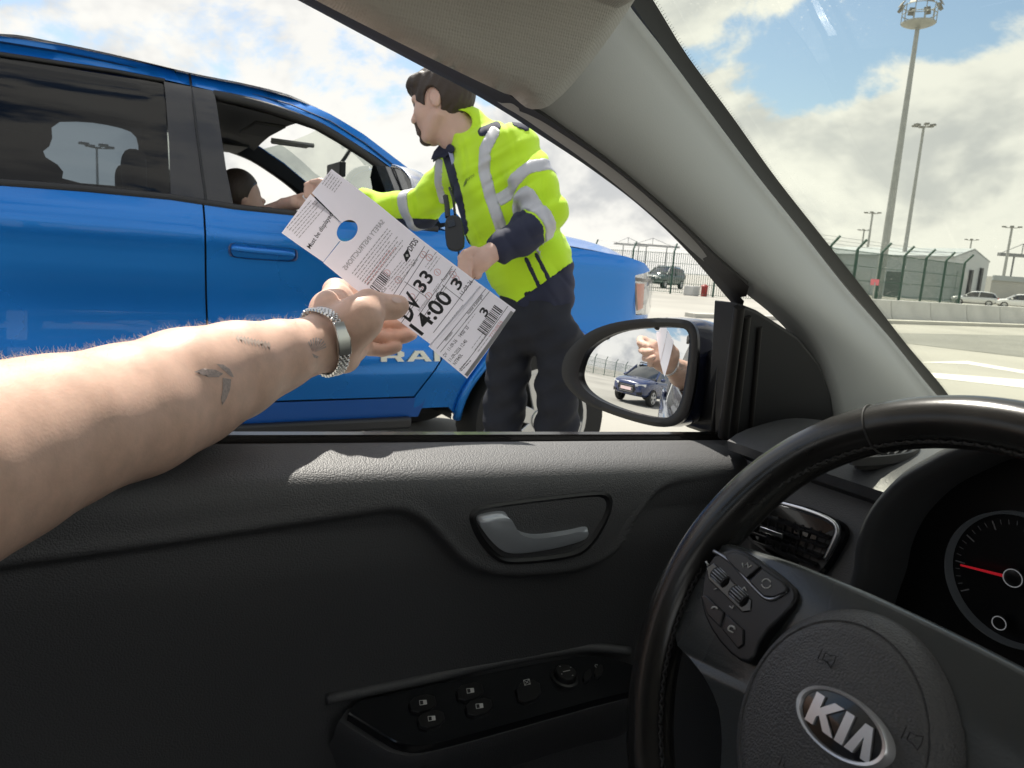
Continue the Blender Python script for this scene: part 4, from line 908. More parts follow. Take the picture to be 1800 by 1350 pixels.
# dock cranes on the skyline
CRANE = mat('crane_steel', (0.20, 0.21, 0.22), 0.6)
def crane(px, dist, h, wpx, label):
    c = P(px, 480, d=dist); c = np.array([c[0], c[1], 0]); w_ = wpx*dist/FPX/2; rr = np.array([rt[0], rt[1], 0]); rr = unit(rr); root = thing('gantry_crane', c, label, 'crane', 'cranes on the skyline')
    for s in (-0.45, 0.45):
        mb = MB(); mb.tube([c+rr*w_*s, c+rr*w_*s+[0, 0, h]], h*0.02, 5); mb.build('leg', CRANE, root)
    mb = MB(); mb.box((-w_, -h*0.05, h*0.93), (w_, h*0.05, h*1.0)); v = [c+rr*q[0]+np.array([-rr[1], rr[0], 0])*q[1]+np.array([0, 0, q[2]]) for q in mb.v]; mb.v = v; mb.build('beam', CRANE, root, smooth=False)
    mb = MB(); mb.tube([c+rr*w_*-0.9+[0, 0, h], c+rr*w_*-0.2+[0, 0, h*1.22], c+rr*w_*0.6+[0, 0, h]], h*0.008, 4); mb.build('stay', CRANE, root)
    mb = MB(); mb.tube([c+rr*w_*-0.2+[0, 0, h], c+rr*w_*-0.2+[0, 0, h*1.22]], h*0.012, 4); mb.build('tower', CRANE, root)
crane(1150, 420, 16, 80, 'dark gantry crane on the skyline above the pickup bonnet')
crane(1105, 520, 19, 60, 'fainter gantry crane on the skyline behind the pickup bonnet')
crane(1800, 260, 16, 100, 'dark gantry crane behind the low building at the right edge')
# small things at the fence foot
rp = gz(1237, 521); rp = np.array([rp[0], rp[1], 0]); rb_ = thing('red_post', rp, 'small red post with a white block beside it at the fence foot', 'post')
REDM = mat('signal_red', (0.55, 0.05, 0.05), 0.5, var=(6, 0.15, 3))
mb = MB(); mb.rings([[rp+np.array([math.cos(t)*r_, math.sin(t)*r_, z]) for t in np.linspace(0, 2*math.pi, 17)[:-1]] for r_, z in ((0.15, 0), (0.19, 0.05), (0.19, 0.52), (0.21, 0.54), (0.21, 0.60), (0.10, 0.68), (0.02, 0.70))]); mb.build('body', REDM, rb_)
q = rp-np.array([rt[0], rt[1], 0])*0.75; mb = MB(); mb.box((q[0]-0.4, q[1]-0.25, 0), (q[0]+0.4, q[1]+0.25, 0.55)); mb.build('block', CONC, rb_, bevel=0.04)
SGN = mat('sign_pink', (0.75, 0.18, 0.22), 0.5)
q = P(1538, 496, d=32.2); mb = MB(); mb.tube([np.array([q[0], q[1], 0]), q], 0.03, 6); sg = thing('warning_sign', (q[0], q[1], 0), 'small red sign plate on a post in front of the green fence', 'sign'); mb.build('pole', GALV, sg)
mb = MB(); rr = unit(np.array([rt[0], rt[1], 0])); mb.prism([q-rr*0.18-[0, 0, 0.13], q+rr*0.18-[0, 0, 0.13], q+rr*0.18+[0, 0, 0.13], q-rr*0.18+[0, 0, 0.13]], fw*0.02); mb.build('plate', SGN, sg, smooth=False)

# ---------------------------------------------------------------- ordinary cars
TYRE = mat('tyre', (0.016, 0.016, 0.016), 0.75); ALLOY = mat('alloy', (0.50, 0.51, 0.52), 0.3, metal=0.9); CGLASS = mat('car_glass_dark', (0.012, 0.016, 0.018), 0.05, coat=0.5, spec=0.8)
LAMP = mat('lamp_clear', (0.75, 0.77, 0.78), 0.12, coat=1.0); GRILLE = mat('grille_black', (0.010, 0.010, 0.011), 0.35)
def wheel_parts(root, c, rad, wid, axis, spokes=5, name='wheel'):
    axis = unit(axis); e = unit(np.cross(axis, [0, 0, 1])); z = np.array([0, 0, 1.0]); c = np.asarray(c, float)
    circ = lambda r_, h, n=36: [c+axis*h+(e*math.cos(t)+z*math.sin(t))*r_ for t in np.linspace(0, 2*math.pi, n+1)[:-1]]
    mb = MB(); mb.rings([circ(rad*0.66, -wid), circ(rad*0.94, -wid), circ(rad, -wid*0.7), circ(rad, -wid*0.15), circ(rad*0.96, 0), circ(rad*0.70, 0.004), circ(rad*0.66, -0.01), circ(rad*0.66, -wid)], caps=False); w_ = mb.build(name, TYRE, root, ang=35)
    mb = MB(); mb.rings([circ(rad*0.68, -0.004), circ(rad*0.69, 0.004), circ(rad*0.64, 0.004), circ(rad*0.61, -0.03), circ(rad*0.60, -0.10)], caps=False); mb.build('rim', ALLOY, w_, ang=35)
    mb = MB(); mb.rings([circ(rad*0.60, -0.09), circ(0.01, -0.085)]); mb.build('brake', mat('brake_dark', (0.05, 0.05, 0.05), 0.6), w_)
    for k in range(spokes):
        t = 2*math.pi*k/spokes+0.3; d_ = e*math.cos(t)+z*math.sin(t); s_ = -e*math.sin(t)+z*math.cos(t)
        mb = MB(); mb.prism([c+s_*rad*0.09-axis*0.03, c-s_*rad*0.09-axis*0.03, c+d_*rad*0.64-s_*rad*0.14-axis*0.02, c+d_*rad*0.64+s_*rad*0.14-axis*0.02], axis*0.02); mb.build('spoke', ALLOY, w_, bevel=0.006)
    mb = MB(); mb.rings([circ(rad*0.17, -0.03, 16), circ(rad*0.15, 0.0, 16), circ(rad*0.02, 0.004, 16)]); mb.build('hub_cap', ALLOY, w_)
    return w_
def ordinary_car(loc, rz, paint, label, group=None, rails=False, plate=True, name='parked_car', detail=True, tall=0.0):
    'hatchback: heading +Y in its own frame'
    loc = np.asarray(loc, float); cr_, sr_ = math.cos(rz), math.sin(rz)
    def T(x, y, z): return loc+np.array([x*cr_-y*sr_, x*sr_+y*cr_, z])
    ax3 = lambda x, y: np.array([x*cr_-y*sr_, x*sr_+y*cr_, 0.0])
    root = thing(name, loc, label, 'car', group)
    # body: (y, half width, bottom z, shoulder z)
    st = [(-2.10, 0.62, 0.50, 0.92), (-2.02, 0.80, 0.36, 0.98), (-1.6, 0.88, 0.28, 1.0), (-0.8, 0.90, 0.24, 0.98), (0.2, 0.90, 0.24, 0.96), (0.95, 0.89, 0.26, 0.95), (1.35, 0.88, 0.28, 0.92), (1.75, 0.83, 0.30, 0.86), (1.98, 0.74, 0.32, 0.78), (2.08, 0.60, 0.38, 0.70)]
    mb = MB(); rg = []
    for y, w_, zb, zs in st:
        zs += tall*0.5; q = [(-w_*0.86, zb), (w_*0.86, zb), (w_*0.96, zb+0.10), (w_, (zb+zs)/2), (w_*0.985, zs-0.10), (w_*0.90, zs-0.01), (w_*0.5, zs+0.03), (0, zs+0.045), (-w_*0.5, zs+0.03), (-w_*0.90, zs-0.01), (-w_*0.985, zs-0.10), (-w_, (zb+zs)/2), (-w_*0.96, zb+0.10)]
        rg.append([T(x, y, z) for x, z in q])
    mb.rings(rg); b = mb.build('body', paint, root, ang=30)
    sb = b.modifiers.new('sub', 'SUBSURF'); sb.levels = 2; sb.render_levels = 2
    t0 = tall
    cab = [(-2.0, 0.66, 0.97, 1.02), (-1.75, 0.70, 0.97, 1.30+t0), (-1.45, 0.68, 0.97, 1.43+t0), (-0.6, 0.66, 0.95, 1.49+t0), (0.1, 0.66, 0.94, 1.46+t0), (0.35, 0.67, 0.93, 1.40+t0), (1.05, 0.74, 0.92, 0.97+t0*0.5)]
    mb = MB(); rg = []
    for y, w_, zb, zt in cab:
        wb = 0.84; rg.append([T(-wb, y, zb), T(wb, y, zb), T(lerp(wb, w_, 0.8), y, lerp(zb, zt, 0.85)), T(w_*0.8, y, zt), T(0, y, zt+0.015), T(-w_*0.8, y, zt), T(-lerp(wb, w_, 0.8), y, lerp(zb, zt, 0.85))])
    mb.rings(rg); mb.build('window_glass', CGLASS, root, ang=35)
    mb = MB(); rg = []
    for y, w_, zt in ((-1.72, 0.66, 1.33), (-1.4, 0.64, 1.455), (-0.6, 0.63, 1.51), (0.1, 0.63, 1.485), (0.34, 0.62, 1.42)):
        zt += t0; rg.append([T(-w_, y, zt-0.10), T(-w_*0.85, y, zt), T(0, y, zt+0.02), T(w_*0.85, y, zt), T(w_, y, zt-0.10)])
    mb.rings(rg, close=False, caps=False); mb.build('roof', paint, root, ang=60)
    for s in (-1, 1):
        for y0, y1, a, b2 in ((1.02, 0.36, (0.80, 0.965+t0*0.5), (0.655, 1.37+t0)), (-0.35, -0.42, (0.852, 0.95), (0.69, 1.43+t0)), (-1.95, -1.6, (0.80, 0.99), (0.67, 1.36+t0))):
            mb = MB(); mb.tube([T(s*a[0], y0, a[1]), T(s*b2[0], y1, b2[1])], 0.035, 6); mb.build('pillar', paint, root)
        if rails:
            mb = MB(); mb.tube([T(s*0.60, 0.15, 1.49+t0), T(s*0.60, 0.05, 1.54+t0), T(s*0.60, -1.3, 1.53+t0), T(s*0.60, -1.4, 1.46+t0)], 0.02, 6); mb.build('roof_rail', GRILLE, root)
        sd_ = SDF(); sd_.ell(T(s*0.98, 0.72, 1.0+t0*0.4), (0.11, 0.06, 0.075), None, 0.01); Vv, ax = sd_.grid(0.02); sdf_obj('wing_mirror', Vv, ax, 0.02, paint, root, 1)
        for y0 in (1.28, -1.30): wheel_parts(root, T(s*0.895, y0, 0.33), 0.33, 0.22, ax3(s, 0))
        mb = MB(); lo = [T(s*a, y, z+t0*0.4) for a, y, z in ((0.40, 2.065, 0.70), (0.62, 2.015, 0.72), (0.80, 1.86, 0.76), (0.79, 1.86, 0.67), (0.60, 2.02, 0.63), (0.42, 2.075, 0.63))]; mb.prism(lo, ax3(0, 0.02)); mb.build('headlight', LAMP, root, bevel=0.008)
        mb = MB(); mb.prism([T(s*a, y, z+t0*0.2) for a, y, z in ((0.50, 2.055, 0.46), (0.72, 1.98, 0.48), (0.70, 1.98, 0.36), (0.50, 2.05, 0.38))], ax3(0, 0.02)); mb.build('air_intake', GRILLE, root)
        mb = MB(); mb.prism([T(s*0.62, -2.09, 0.80), T(s*0.80, -2.0, 0.82), T(s*0.80, -2.0, 0.95), T(s*0.62, -2.09, 0.95)], ax3(0, -0.03)); mb.build('tail_light', REDM, root)
        for y0 in (0.55, -0.55):
            mb = MB(); mb.tube([T(s*0.905, y0, 0.83), T(s*0.925, y0-0.06, 0.835), T(s*0.905, y0-0.16, 0.83)], 0.012, 6); mb.build('door_handle', paint, root)
    mb = MB(); mb.prism([T(a, y, z+t0*0.3) for a, y, z in ((-0.36, 2.075, 0.68), (0.36, 2.075, 0.68), (0.44, 2.065, 0.52), (0.30, 2.085, 0.38), (-0.30, 2.085, 0.38), (-0.44, 2.065, 0.52))], ax3(0, 0.025)); g = mb.build('grille', GRILLE, root)
    for k in range(5):
        z = 0.42+0.055*k+t0*0.3; mb = MB(); mb.tube([T(-0.33, 2.105, z), T(0.33, 2.105, z)], 0.008, 5); mb.build('grille_bar', ALLOY, root)
    if plate:
        mb = MB(); mb.prism([T(-0.26, 2.115, 0.47+t0*0.3), T(0.26, 2.115, 0.47+t0*0.3), T(0.26, 2.115, 0.58+t0*0.3), T(-0.26, 2.115, 0.58+t0*0.3)], ax3(0, 0.012)); mb.build('number_plate', mat('plate_pink', (0.80, 0.62, 0.62), 0.4), root, smooth=False)
    return root
SILV = mat('silver_paint', (0.66, 0.67, 0.66), 0.3, metal=0.3, coat=0.8); WHITEC = mat('white_paint', (0.78, 0.78, 0.76), 0.3, coat=1.0); AUDI = mat('deep_blue_paint', (0.015, 0.03, 0.10), 0.25, coat=1.0)
q = P(1712, 530, d=76); ordinary_car((q[0], q[1], 0), R(118), SILV, 'silver parked car behind the barrier, the left one of two')
q = P(1790, 533, d=74); ordinary_car((q[0], q[1], 0), R(125), WHITEC, 'white parked car behind the barrier at the right picture edge')
ordinary_car((-1.35, -11.2, 0), R(24), AUDI, 'dark blue car waiting behind, reflected in the wing mirror', None, True, True, 'waiting_car', True, 0.12)
ordinary_car((1.2, -19.5, 0), R(20), WHITEC, 'white car waiting behind, at the edge of the wing mirror', None, False, False, 'waiting_car')
q = P(1166, 500, d=58); ordinary_car((q[0], q[1], 0), R(200), mat('dark_green_paint', (0.02, 0.05, 0.04), 0.35, coat=0.8), 'dark green vehicle parked just beyond the front of the pickup', None, True, False, 'parked_car', True, 0.2)

# ================================================================ BLUE PICKUP in the next lane
BLUE = mat('blue_metallic', (0.008, 0.20, 0.66), 0.26, metal=0.50, coat=0.55, coat_rough=0.01, var=(0.9, 0.05, 7))
BLKT = mat('pickup_black_trim', (0.018, 0.019, 0.021), 0.45)
CABIN = mat('pickup_cabin', (0.022, 0.022, 0.022), 0.8)
TINT = glass('tinted_glass', (0.19, 0.225, 0.29), 0.045, cap=0.25)
CLEARG = glass('clear_glass', (0.80, 0.86, 0.80), 0.05, cap=0.4)
_zt = np.array([0.30, 0.45, 0.53, 0.60, 0.68, 0.73, 0.78, 0.88, 1.00, 1.10, 1.20, 1.26, 1.30, 1.345, 1.375, 1.40, 1.45, 1.60, 1.75, 1.82, 1.87, 1.90])
_xt = np.array([-3.36, -3.330, -3.310, -3.288, -3.258, -3.246, -3.256, -3.276, -3.282, -3.272, -3.252, -3.242, -3.246, -3.268, -3.290, -3.302, -3.312, -3.362, -3.418, -3.448, -3.490, -3.56])
_zd = np.linspace(0.30, 1.90, 321); _xd = np.interp(_zd, _zt, _xt); _k = np.hanning(11); _k /= _k.sum(); _xd = np.convolve(np.pad(_xd, 5, mode='edge'), _k, 'valid')
def txs(z): return float(np.interp(z, _zd, _xd))
TXC = -4.27                                     # centre plane of the pickup
def tbow(y): return -0.20*max(0, (y-2.50)/0.45)**2.2-0.012*((y-0.5)/1.5)**2
def tside(y, z): return (txs(z)+tbow(y), y, z)
def TP(px, py):
    q = PS(px, py, txs); return (q[1], q[2])
pk = thing('pickup_truck', (TXC, 0.3, 0), 'blue crew cab pickup truck with RAM lettering on its door beside the car', 'pickup truck')
def mirror_part(o, name=None):
    me = o.data.copy(); n = len(me.vertices); co = np.zeros(n*3); me.vertices.foreach_get('co', co); co = co.reshape(-1, 3); co[:, 0] *= -1; me.vertices.foreach_set('co', co.ravel()); me.flip_normals()
    c = o.copy(); c.data = me; COL.objects.link(c); w_ = WLOC[o.name].copy(); w_[0] = 2*TXC-w_[0]; WLOC[c.name] = w_; c.parent = pk; c.location = w_-WLOC[pk.name]; return c
def tpanel(name, outline, m=BLUE, holes=(), step=0.045, thick=0.02, mir=True, off=0.0):
    o = panel(name, outline, lambda y, z: (txs(z)+tbow(y)+off, y, z), m, pk, holes, step, thick, (-1, 0, 0), 35, 0.004)
    if mir: mirror_part(o)
    return o
def gapline(z): return 0.405+0.02*max(0, min(1, (1.3-z)/0.6))
zz = np.linspace(0.565, 1.392, 14)
fd_ = tpanel('front_door', [(gapline(z)+0.004, z) for z in zz]+[(1.0, 1.385), (1.52, 1.362), (1.535, 1.20), (1.545, 1.0), (1.53, 0.86), (1.44, 0.70), (1.36, 0.565)])
rd_ = tpanel('rear_door', [(gapline(z)-0.004, z) for z in zz[::-1]]+[(-0.40, 0.565), (-0.50, 0.75), (-0.70, 0.85), (-0.72, 1.10), (-0.715, 1.402)])
tpanel('rocker_panel', [(-0.62, 0.455), (1.40, 0.455), (1.43, 0.556), (-0.44, 0.556)], mat('blue_lower', (0.005, 0.10, 0.42), 0.35, metal=0.25, coat=0.8))
wy_, wz_, wr_ = 2.10, 0.435, 0.49
arch = [(wy_+wr_*math.cos(t), wz_+wr_*math.sin(t)) for t in np.linspace(math.pi-0.02, 0.02, 26)]
tpanel('front_fender', [(1.37, 0.565), (1.37, 0.50), (1.56, 0.50)]+arch+[(2.86, 0.52), (2.93, 0.72), (2.93, 0.985), (2.72, 0.99), (2.64, 1.215), (2.70, 1.225), (2.80, 1.245), (2.72, 1.285), (2.55, 1.315), (2.2, 1.338), (1.8, 1.350), (1.53, 1.352), (1.545, 1.20), (1.555, 1.0), (1.54, 0.86), (1.45, 0.70)])
o = MB(); o.tube([(txs(wz_+wr_*math.sin(t))+tbow(wy_+wr_*math.cos(t))+0.012, wy_+wr_*1.0*math.cos(t), wz_+wr_*math.sin(t)) for t in np.linspace(math.pi, 0, 30)], 0.022, 8); mirror_part(o.build('arch_lip', BLUE, pk, ang=180))
mb = MB(); mb.rings([[(x, wy_+0.52*math.cos(t), wz_+0.52*math.sin(t)) for t in np.linspace(0, math.pi, 20)] for x in (-3.33, -3.75)], close=False, caps=False); mirror_part(mb.build('wheel_well', BLKT, pk))
# bed
tpanel('bed_side', [(-0.73, 1.385), (-0.735, 0.85)]+[(-1.52+0.50*math.cos(t), 0.435+0.50*math.sin(t)) for t in np.linspace(0.9, math.pi, 20)]+[(-2.65, 0.55), (-2.68, 1.0), (-2.66, 1.385)])
mb = MB(); mb.box((TXC-0.95, -2.66, 0.75), (TXC+0.95, -2.60, 1.36)); mb.build('tailgate', BLUE, pk, bevel=0.02)
# cab side frame (roof rail + front pillar) and its mirror
outer = [(-420, 8), (-150, 38), (0, 63), (100, 78), (200, 99), (330, 130), (430, 150), (508, 170), (580, 200), (640, 236), (720, 297), (775, 345), (815, 388)]
inner = [(775, 392), (735, 338), (690, 296), (660, 274), (600, 236), (560, 213), (480, 186), (378, 160), (290, 140), (200, 123), (0, 94), (-150, 72), (-420, 40)]
po = [TP(*q) for q in outer]; pi_ = [TP(*q) for q in inner]
po = [(-0.80, 1.42), (-0.78, 1.60), (-0.72, 1.80), (-0.60, 1.868)]+[q for q in po if q[0] > -0.5]; pi_ = [q for q in pi_ if q[0] > -0.5]+[(-0.52, 1.80), (-0.58, 1.70), (-0.62, 1.42)]
tpanel('cab_side', po+pi_, step=0.05, thick=0.05)
mb = MB(); mb.tube([(txs(b)+0.006, a, b) for a, b in [TP(*q) for q in [(333, 131), (340, 180), (347, 240), (355, 300), (363, 356)]]], 0.0045, 4); mb.build('door_gap', BLKT, pk)
mb = MB(); mb.tube([(txs(b)+0.004, a, b) for a, b in [TP(*q) for q in [(-150, 48), (0, 74), (100, 90), (200, 111), (330, 141), (430, 162), (508, 183), (580, 213), (640, 251), (710, 305)]]], 0.0035, 4); mb.build('roof_seam', mat('seam_dark', (0.01, 0.04, 0.12), 0.5), pk)
# roof skin
rc = [TP(*q) for q in [(-420, 8), (-150, 38), (0, 63), (100, 78), (200, 99), (330, 130), (430, 150), (508, 170), (560, 190)]]; rc = [(-0.72, 1.80), (-0.58, 1.868)]+[q for q in rc if q[0] > -0.5]
rcs = spline(rc, 40); mb = MB(); rg = []
for y, z in rcs:
    x0 = txs(min(z, 1.88)); w_ = x0-TXC; rg.append([(TXC+w_*s, y, z+0.055*(1-s*s)**0.8-0.004*0) for s in np.linspace(1, -1, 21)])
mb.rings(rg, close=False, caps=False); mb.build('roof', BLUE, pk, ang=180)
mb = MB(); mb.rings([[(TXC+(txs(z)-TXC-0.05)*s, y, z-0.05+0.045*(1-s*s)) for s in np.linspace(1, -1, 15)] for y, z in rcs], close=False, caps=False); mb.build('headliner', CABIN, pk, ang=180)
# windows: rear tinted glass, black frames and pillars
rw = [TP(*q) for q in [(288, 143), (200, 127), (100, 111), (0, 97)]]+[(-0.45, 1.79), (-0.56, 1.70), (-0.60, 1.43)]+[TP(*q) for q in [(0, 321), (150, 331), (300, 345)]]
gl = panel('rear_window', rw, lambda y, z: (txs(z)-0.012, y, z), TINT, pk, (), 0.08); g2_ = mirror_part(gl); g2_.data.materials[0] = CLEARG
bp = [TP(*q) for q in [(288, 143), (376, 160), (386, 220), (398, 300), (412, 368), (300, 347), (297, 250)]]
tpanel('centre_pillar', bp, mat('pillar_gloss', (0.016, 0.018, 0.024), 0.22, coat=0.4), (), 0.05, 0.05)
fr = spline([TP(*q) for q in [(376, 163), (440, 176), (500, 194), (560, 217), (610, 246), (660, 280), (700, 312), (735, 345), (765, 385)]], 30)
o = MB(); o.tube([(txs(z)-0.02, y, z-0.006) for y, z in fr], 0.022, 8); mirror_part(o.build('window_frame', BLKT, pk, ang=180))
mb = MB(); bl = [TP(*q) for q in [(-420, 292), (-150, 308), (0, 322), (150, 333), (300, 348), (412, 366), (520, 377), (620, 388), (700, 397), (770, 404)]]
mb.tube([(txs(z)-0.008, y, z+0.002) for y, z in bl], 0.016, 8); o = mb.build('belt_moulding', BLKT, pk, ang=180); mirror_part(o)
mb = MB(); mb.tube([(txs(z)-0.004, y, z) for y, z in [TP(*q) for q in [(-420, 40), (-150, 73), (0, 95), (100, 110), (200, 125), (290, 142)]]], 0.010, 6); mirror_part(mb.build('window_moulding', BLKT, pk, ang=180))
# windscreen, dash top, interior
ap = [TP(*q) for q in [(580, 204), (640, 240), (720, 300), (815, 388)]]; ap = spline(ap, 10)
mb = MB(); mb.rings([[(TXC+(txs(z)-0.02-TXC)*s, y+0.10*(1-s*s), z+0.02*(1-s*s)) for s in np.linspace(1, -1, 13)] for y, z in ap], close=False, caps=False); mb.build('windscreen', CLEARG, pk, ang=180)
mb = MB(); mb.box((TXC-0.9, 1.30, 1.0), (TXC+0.9, 1.75, 1.36)); mb.build('dashboard', CABIN, pk, bevel=0.08, seg=3)
mb = MB(); mb.box((TXC-0.93, -0.76, 0.50), (TXC+0.93, 1.6, 0.62)); mb.build('floor', CABIN, pk)
mb = MB(); mb.box((TXC-0.9, -0.76, 0.6), (TXC+0.9, -0.70, 1.45)); mb.build('cab_back', CABIN, pk)
for s in (-1, 1):
    mb = MB(); mb.tube([(TXC+s*0.72, -0.74, 1.4), (TXC+s*0.66, -0.70, 1.84)], 0.12, 8); mb.build('rear_pillar', CABIN, pk)
for xc in (TXC+0.44, TXC-0.44):
    for y0, nm in ((0.30, 'front_seat'), (-0.45, 'rear_seat')):
        sd_ = SDF(); sd_.box((xc, y0+0.22, 0.86), (0.25, 0.26, 0.10), k=0.05, rd=0.06); sd_.box((xc, y0-0.08, 1.12), (0.24, 0.08, 0.32), k=0.05, rd=0.06); sd_.box((xc, y0-0.12, 1.53), (0.13, 0.05, 0.09), k=0.03, rd=0.04); sd_.cone((xc, y0-0.12, 1.40), (xc, y0-0.12, 1.50), 0.03, 0.03, 0.02)
        Vv, ax = sd_.grid(0.025); sdf_obj(nm, Vv, ax, 0.025, CABIN, pk, 2)
mb = MB(); q = P(590, 300, X=TXC+0.05); mb.box((q[0]-0.13, q[1]-0.015, q[2]-0.04), (q[0]+0.13, q[1]+0.02, q[2]+0.04)); mb.tube([q+[0, 0.02, 0.03], q+[0, 0.08, 0.12]], 0.012, 6); mb.build('interior_mirror', BLKT, pk, bevel=0.01)
for xx in (TXC+0.45, TXC-0.45):
    mb = MB(); mb.box((xx-0.20, 0.66, 1.775), (xx+0.20, 0.80, 1.790)); mb.build('sun_visor', CABIN, pk, bevel=0.008)
mb = MB(); q = P(505, 248, X=TXC+0.35); mb.tube([q+np.array([a, b, 0]) for a, b in ((-0.1, -0.05), (-0.1, 0.12), (-0.04, 0.14), (-0.04, -0.07), (-0.1, -0.05))], 0.012, 6); mb.build('grab_handle', mat('grab_grey', (0.25, 0.25, 0.24), 0.5), pk)
# bonnet
mb = MB(); rg = []
for y, ze, zc2, w_ in ((1.50, 1.362, 1.43, 0.965), (1.9, 1.360, 1.445, 0.965), (2.2, 1.348, 1.435, 0.955), (2.5, 1.325, 1.412, 0.925), (2.7, 1.296, 1.380, 0.87), (2.83, 1.262, 1.34, 0.81), (2.92, 1.21, 1.285, 0.76), (2.96, 1.14, 1.20, 0.73)):
    row = []
    for s in np.linspace(1, -1, 25):
        a = abs(s); rise = 1-a**3.0; ridge = 0.022*math.exp(-((a-0.72)/0.09)**2); row.append((TXC+w_*s, y, ze+(zc2-ze)*rise+ridge))
    rg.append(row)
mb.rings(rg, close=False, caps=False); b = mb.build('bonnet', BLUE, pk, ang=180); sb = b.modifiers.new('sub', 'SUBSURF'); sb.levels = 1; sb.render_levels = 1
mb = MB(); mb.box((TXC-0.75, 1.5, 0.6), (TXC+0.75, 2.85, 1.2)); mb.build('engine_bay', BLKT, pk)
# front: grille, bumper, headlights
mb = MB(); mb.box((TXC-0.62, 2.86, 0.78), (TXC+0.62, 3.02, 1.20)); mb.build('grille', GRILLE, pk, bevel=0.04, seg=3)
mb = MB(); mb.tube([(TXC+x, y, z) for x, y, z in ((-0.66, 2.96, 1.20), (0.66, 2.96, 1.20), (0.70, 2.93, 0.98), (0.64, 2.98, 0.76), (-0.64, 2.98, 0.76), (-0.70, 2.93, 0.98), (-0.66, 2.96, 1.20))], 0.035, 8); mb.build('grille_surround', CHROME, pk, ang=60)
mb = MB(); rg = [[(TXC+x, y, z) for x, y in ((1.0, 2.72), (0.95, 2.92), (0.8, 3.05), (0.4, 3.10), (-0.4, 3.10), (-0.8, 3.05), (-0.95, 2.92), (-1.0, 2.72))] for z in (0.50, 0.58, 0.72, 0.80)]; mb.rings(rg, close=False, caps=False); mb.build('front_bumper', CHROME, pk, ang=60)
def hl_map(y, z): return (txs(1.15)+tbow(y)-0.004, y, z)
HLP = [(2.645, 1.215), (2.72, 1.228), (2.86, 1.235), (2.955, 1.20), (2.95, 1.01), (2.90, 0.99), (2.72, 0.992), (2.69, 1.06)]
lens = glass('lamp_lens', (0.93, 0.94, 0.95), 0.07, cap=0.4)
o = panel('headlight_lens', HLP, hl_map, lens, pk, (), 0.03); mirror_part(o)
o = panel('headlight_housing', HLP, lambda y, z: tuple(np.array(hl_map(y, z))-[0.05, 0.0, 0]), mat('lamp_chrome', (0.75, 0.76, 0.78), 0.15, metal=1.0), pk, (), 0.03); mirror_part(o)
o = panel('indicator', [(2.69, 1.17), (2.79, 1.17), (2.80, 1.03), (2.735, 1.015)], lambda y, z: tuple(np.array(hl_map(y, z))-[0.012, 0.0, 0]), mat('amber', (0.75, 0.20, 0.10), 0.25, coat=0.6), pk, (), 0.03, 0.015, (-1, 0, 0)); mirror_part(o)
o = panel('headlight_fin', [(2.655, 1.19), (2.93, 1.175), (2.93, 1.19), (2.655, 1.205)], lambda y, z: tuple(np.array(hl_map(y, z))-[0.008, 0.0, 0]), BLKT, pk, (), 0.03, 0.02, (-1, 0, 0)); mirror_part(o)
o = panel('headlight_projector', [(2.84+0.055*math.cos(t), 1.10+0.055*math.sin(t)) for t in np.linspace(0, 2*math.pi, 17)[:-1]], lambda y, z: tuple(np.array(hl_map(y, z))-[0.015, 0.0, 0]), LAMP, pk, (), 0.03, 0.02, (-1, 0, 0)); mirror_part(o)
# door handle, keyhole, badge
hy0, hy1, hz = 0.495, 0.775, 1.208
mb = MB(); pts = [(a, b) for a, b in ((hy0, hz+0.028), (hy0+0.03, hz+0.036), (hy1-0.02, hz+0.028), (hy1, hz+0.018), (hy1, hz-0.022), (hy1-0.03, hz-0.032), (hy0+0.03, hz-0.030), (hy0, hz-0.018))]
pc = chaikin([np.array([0, a, b]) for a, b in pts], 1); cc_ = np.mean(pc, 0); tx = txs(hz)
mb.rings([[np.array([tx+h, q[1]*s+cc_[1]*(1-s), q[2]*s+cc_[2]*(1-s)]) for q in pc] for s, h in ((1.0, -0.01), (1.0, 0.004), (0.96, 0.006), (0.90, -0.004), (0.5, -0.016), (0.02, -0.018))], caps=False); mb.build('handle_cup', mat('blue_dark_cup', (0.003, 0.03, 0.13), 0.35, coat=0.8), pk, ang=40)
mb = MB(); mb.rings([[(tx+0.012+dx, y, hz+z0+dz_) for dx, dz_ in ((-0.008, -0.014), (0.012, -0.012), (0.018, 0.0), (0.012, 0.012), (-0.008, 0.014))] for y, z0 in ((hy0+0.005, 0.012), (hy0+0.05, 0.008), (hy1-0.06, 0.004), (hy1-0.01, 0.0))]); dh = mb.build('door_handle', BLUE, pk, ang=60); sb = dh.modifiers.new('sub', 'SUBSURF'); sb.levels = 2; sb.render_levels = 2
BADGE = mat('badge_pale', (0.72, 0.70, 0.60), 0.35, metal=0.5)
by0, by1, bz0, bz1 = 1.165, 1.56, 0.745, 0.795
def let(shape, a, b, holes=()):
    def mp(u_, v_): y = lerp(a, b, u_); z = lerp(bz0, bz1, v_); return (txs(z)+tbow(y)+0.010, y, z)
    panel('badge_letter', shape, mp, BADGE, pk, holes, 0.2, 0.012, (-1, 0, 0))
let([(0, 0), (0, 1), (0.85, 1), (1, 0.85), (1, 0.5), (0.85, 0.38), (1, 0), (0.72, 0), (0.6, 0.34), (0.25, 0.34), (0.25, 0)], by0, by0+0.115, [[(0.25, 0.55), (0.72, 0.55), (0.72, 0.78), (0.25, 0.78)]])
let([(0, 0), (0.33, 1), (0.67, 1), (1, 0), (0.76, 0), (0.69, 0.22), (0.31, 0.22), (0.24, 0)], by0+0.13, by0+0.255, [[(0.38, 0.42), (0.62, 0.42), (0.52, 0.76), (0.48, 0.76)]])
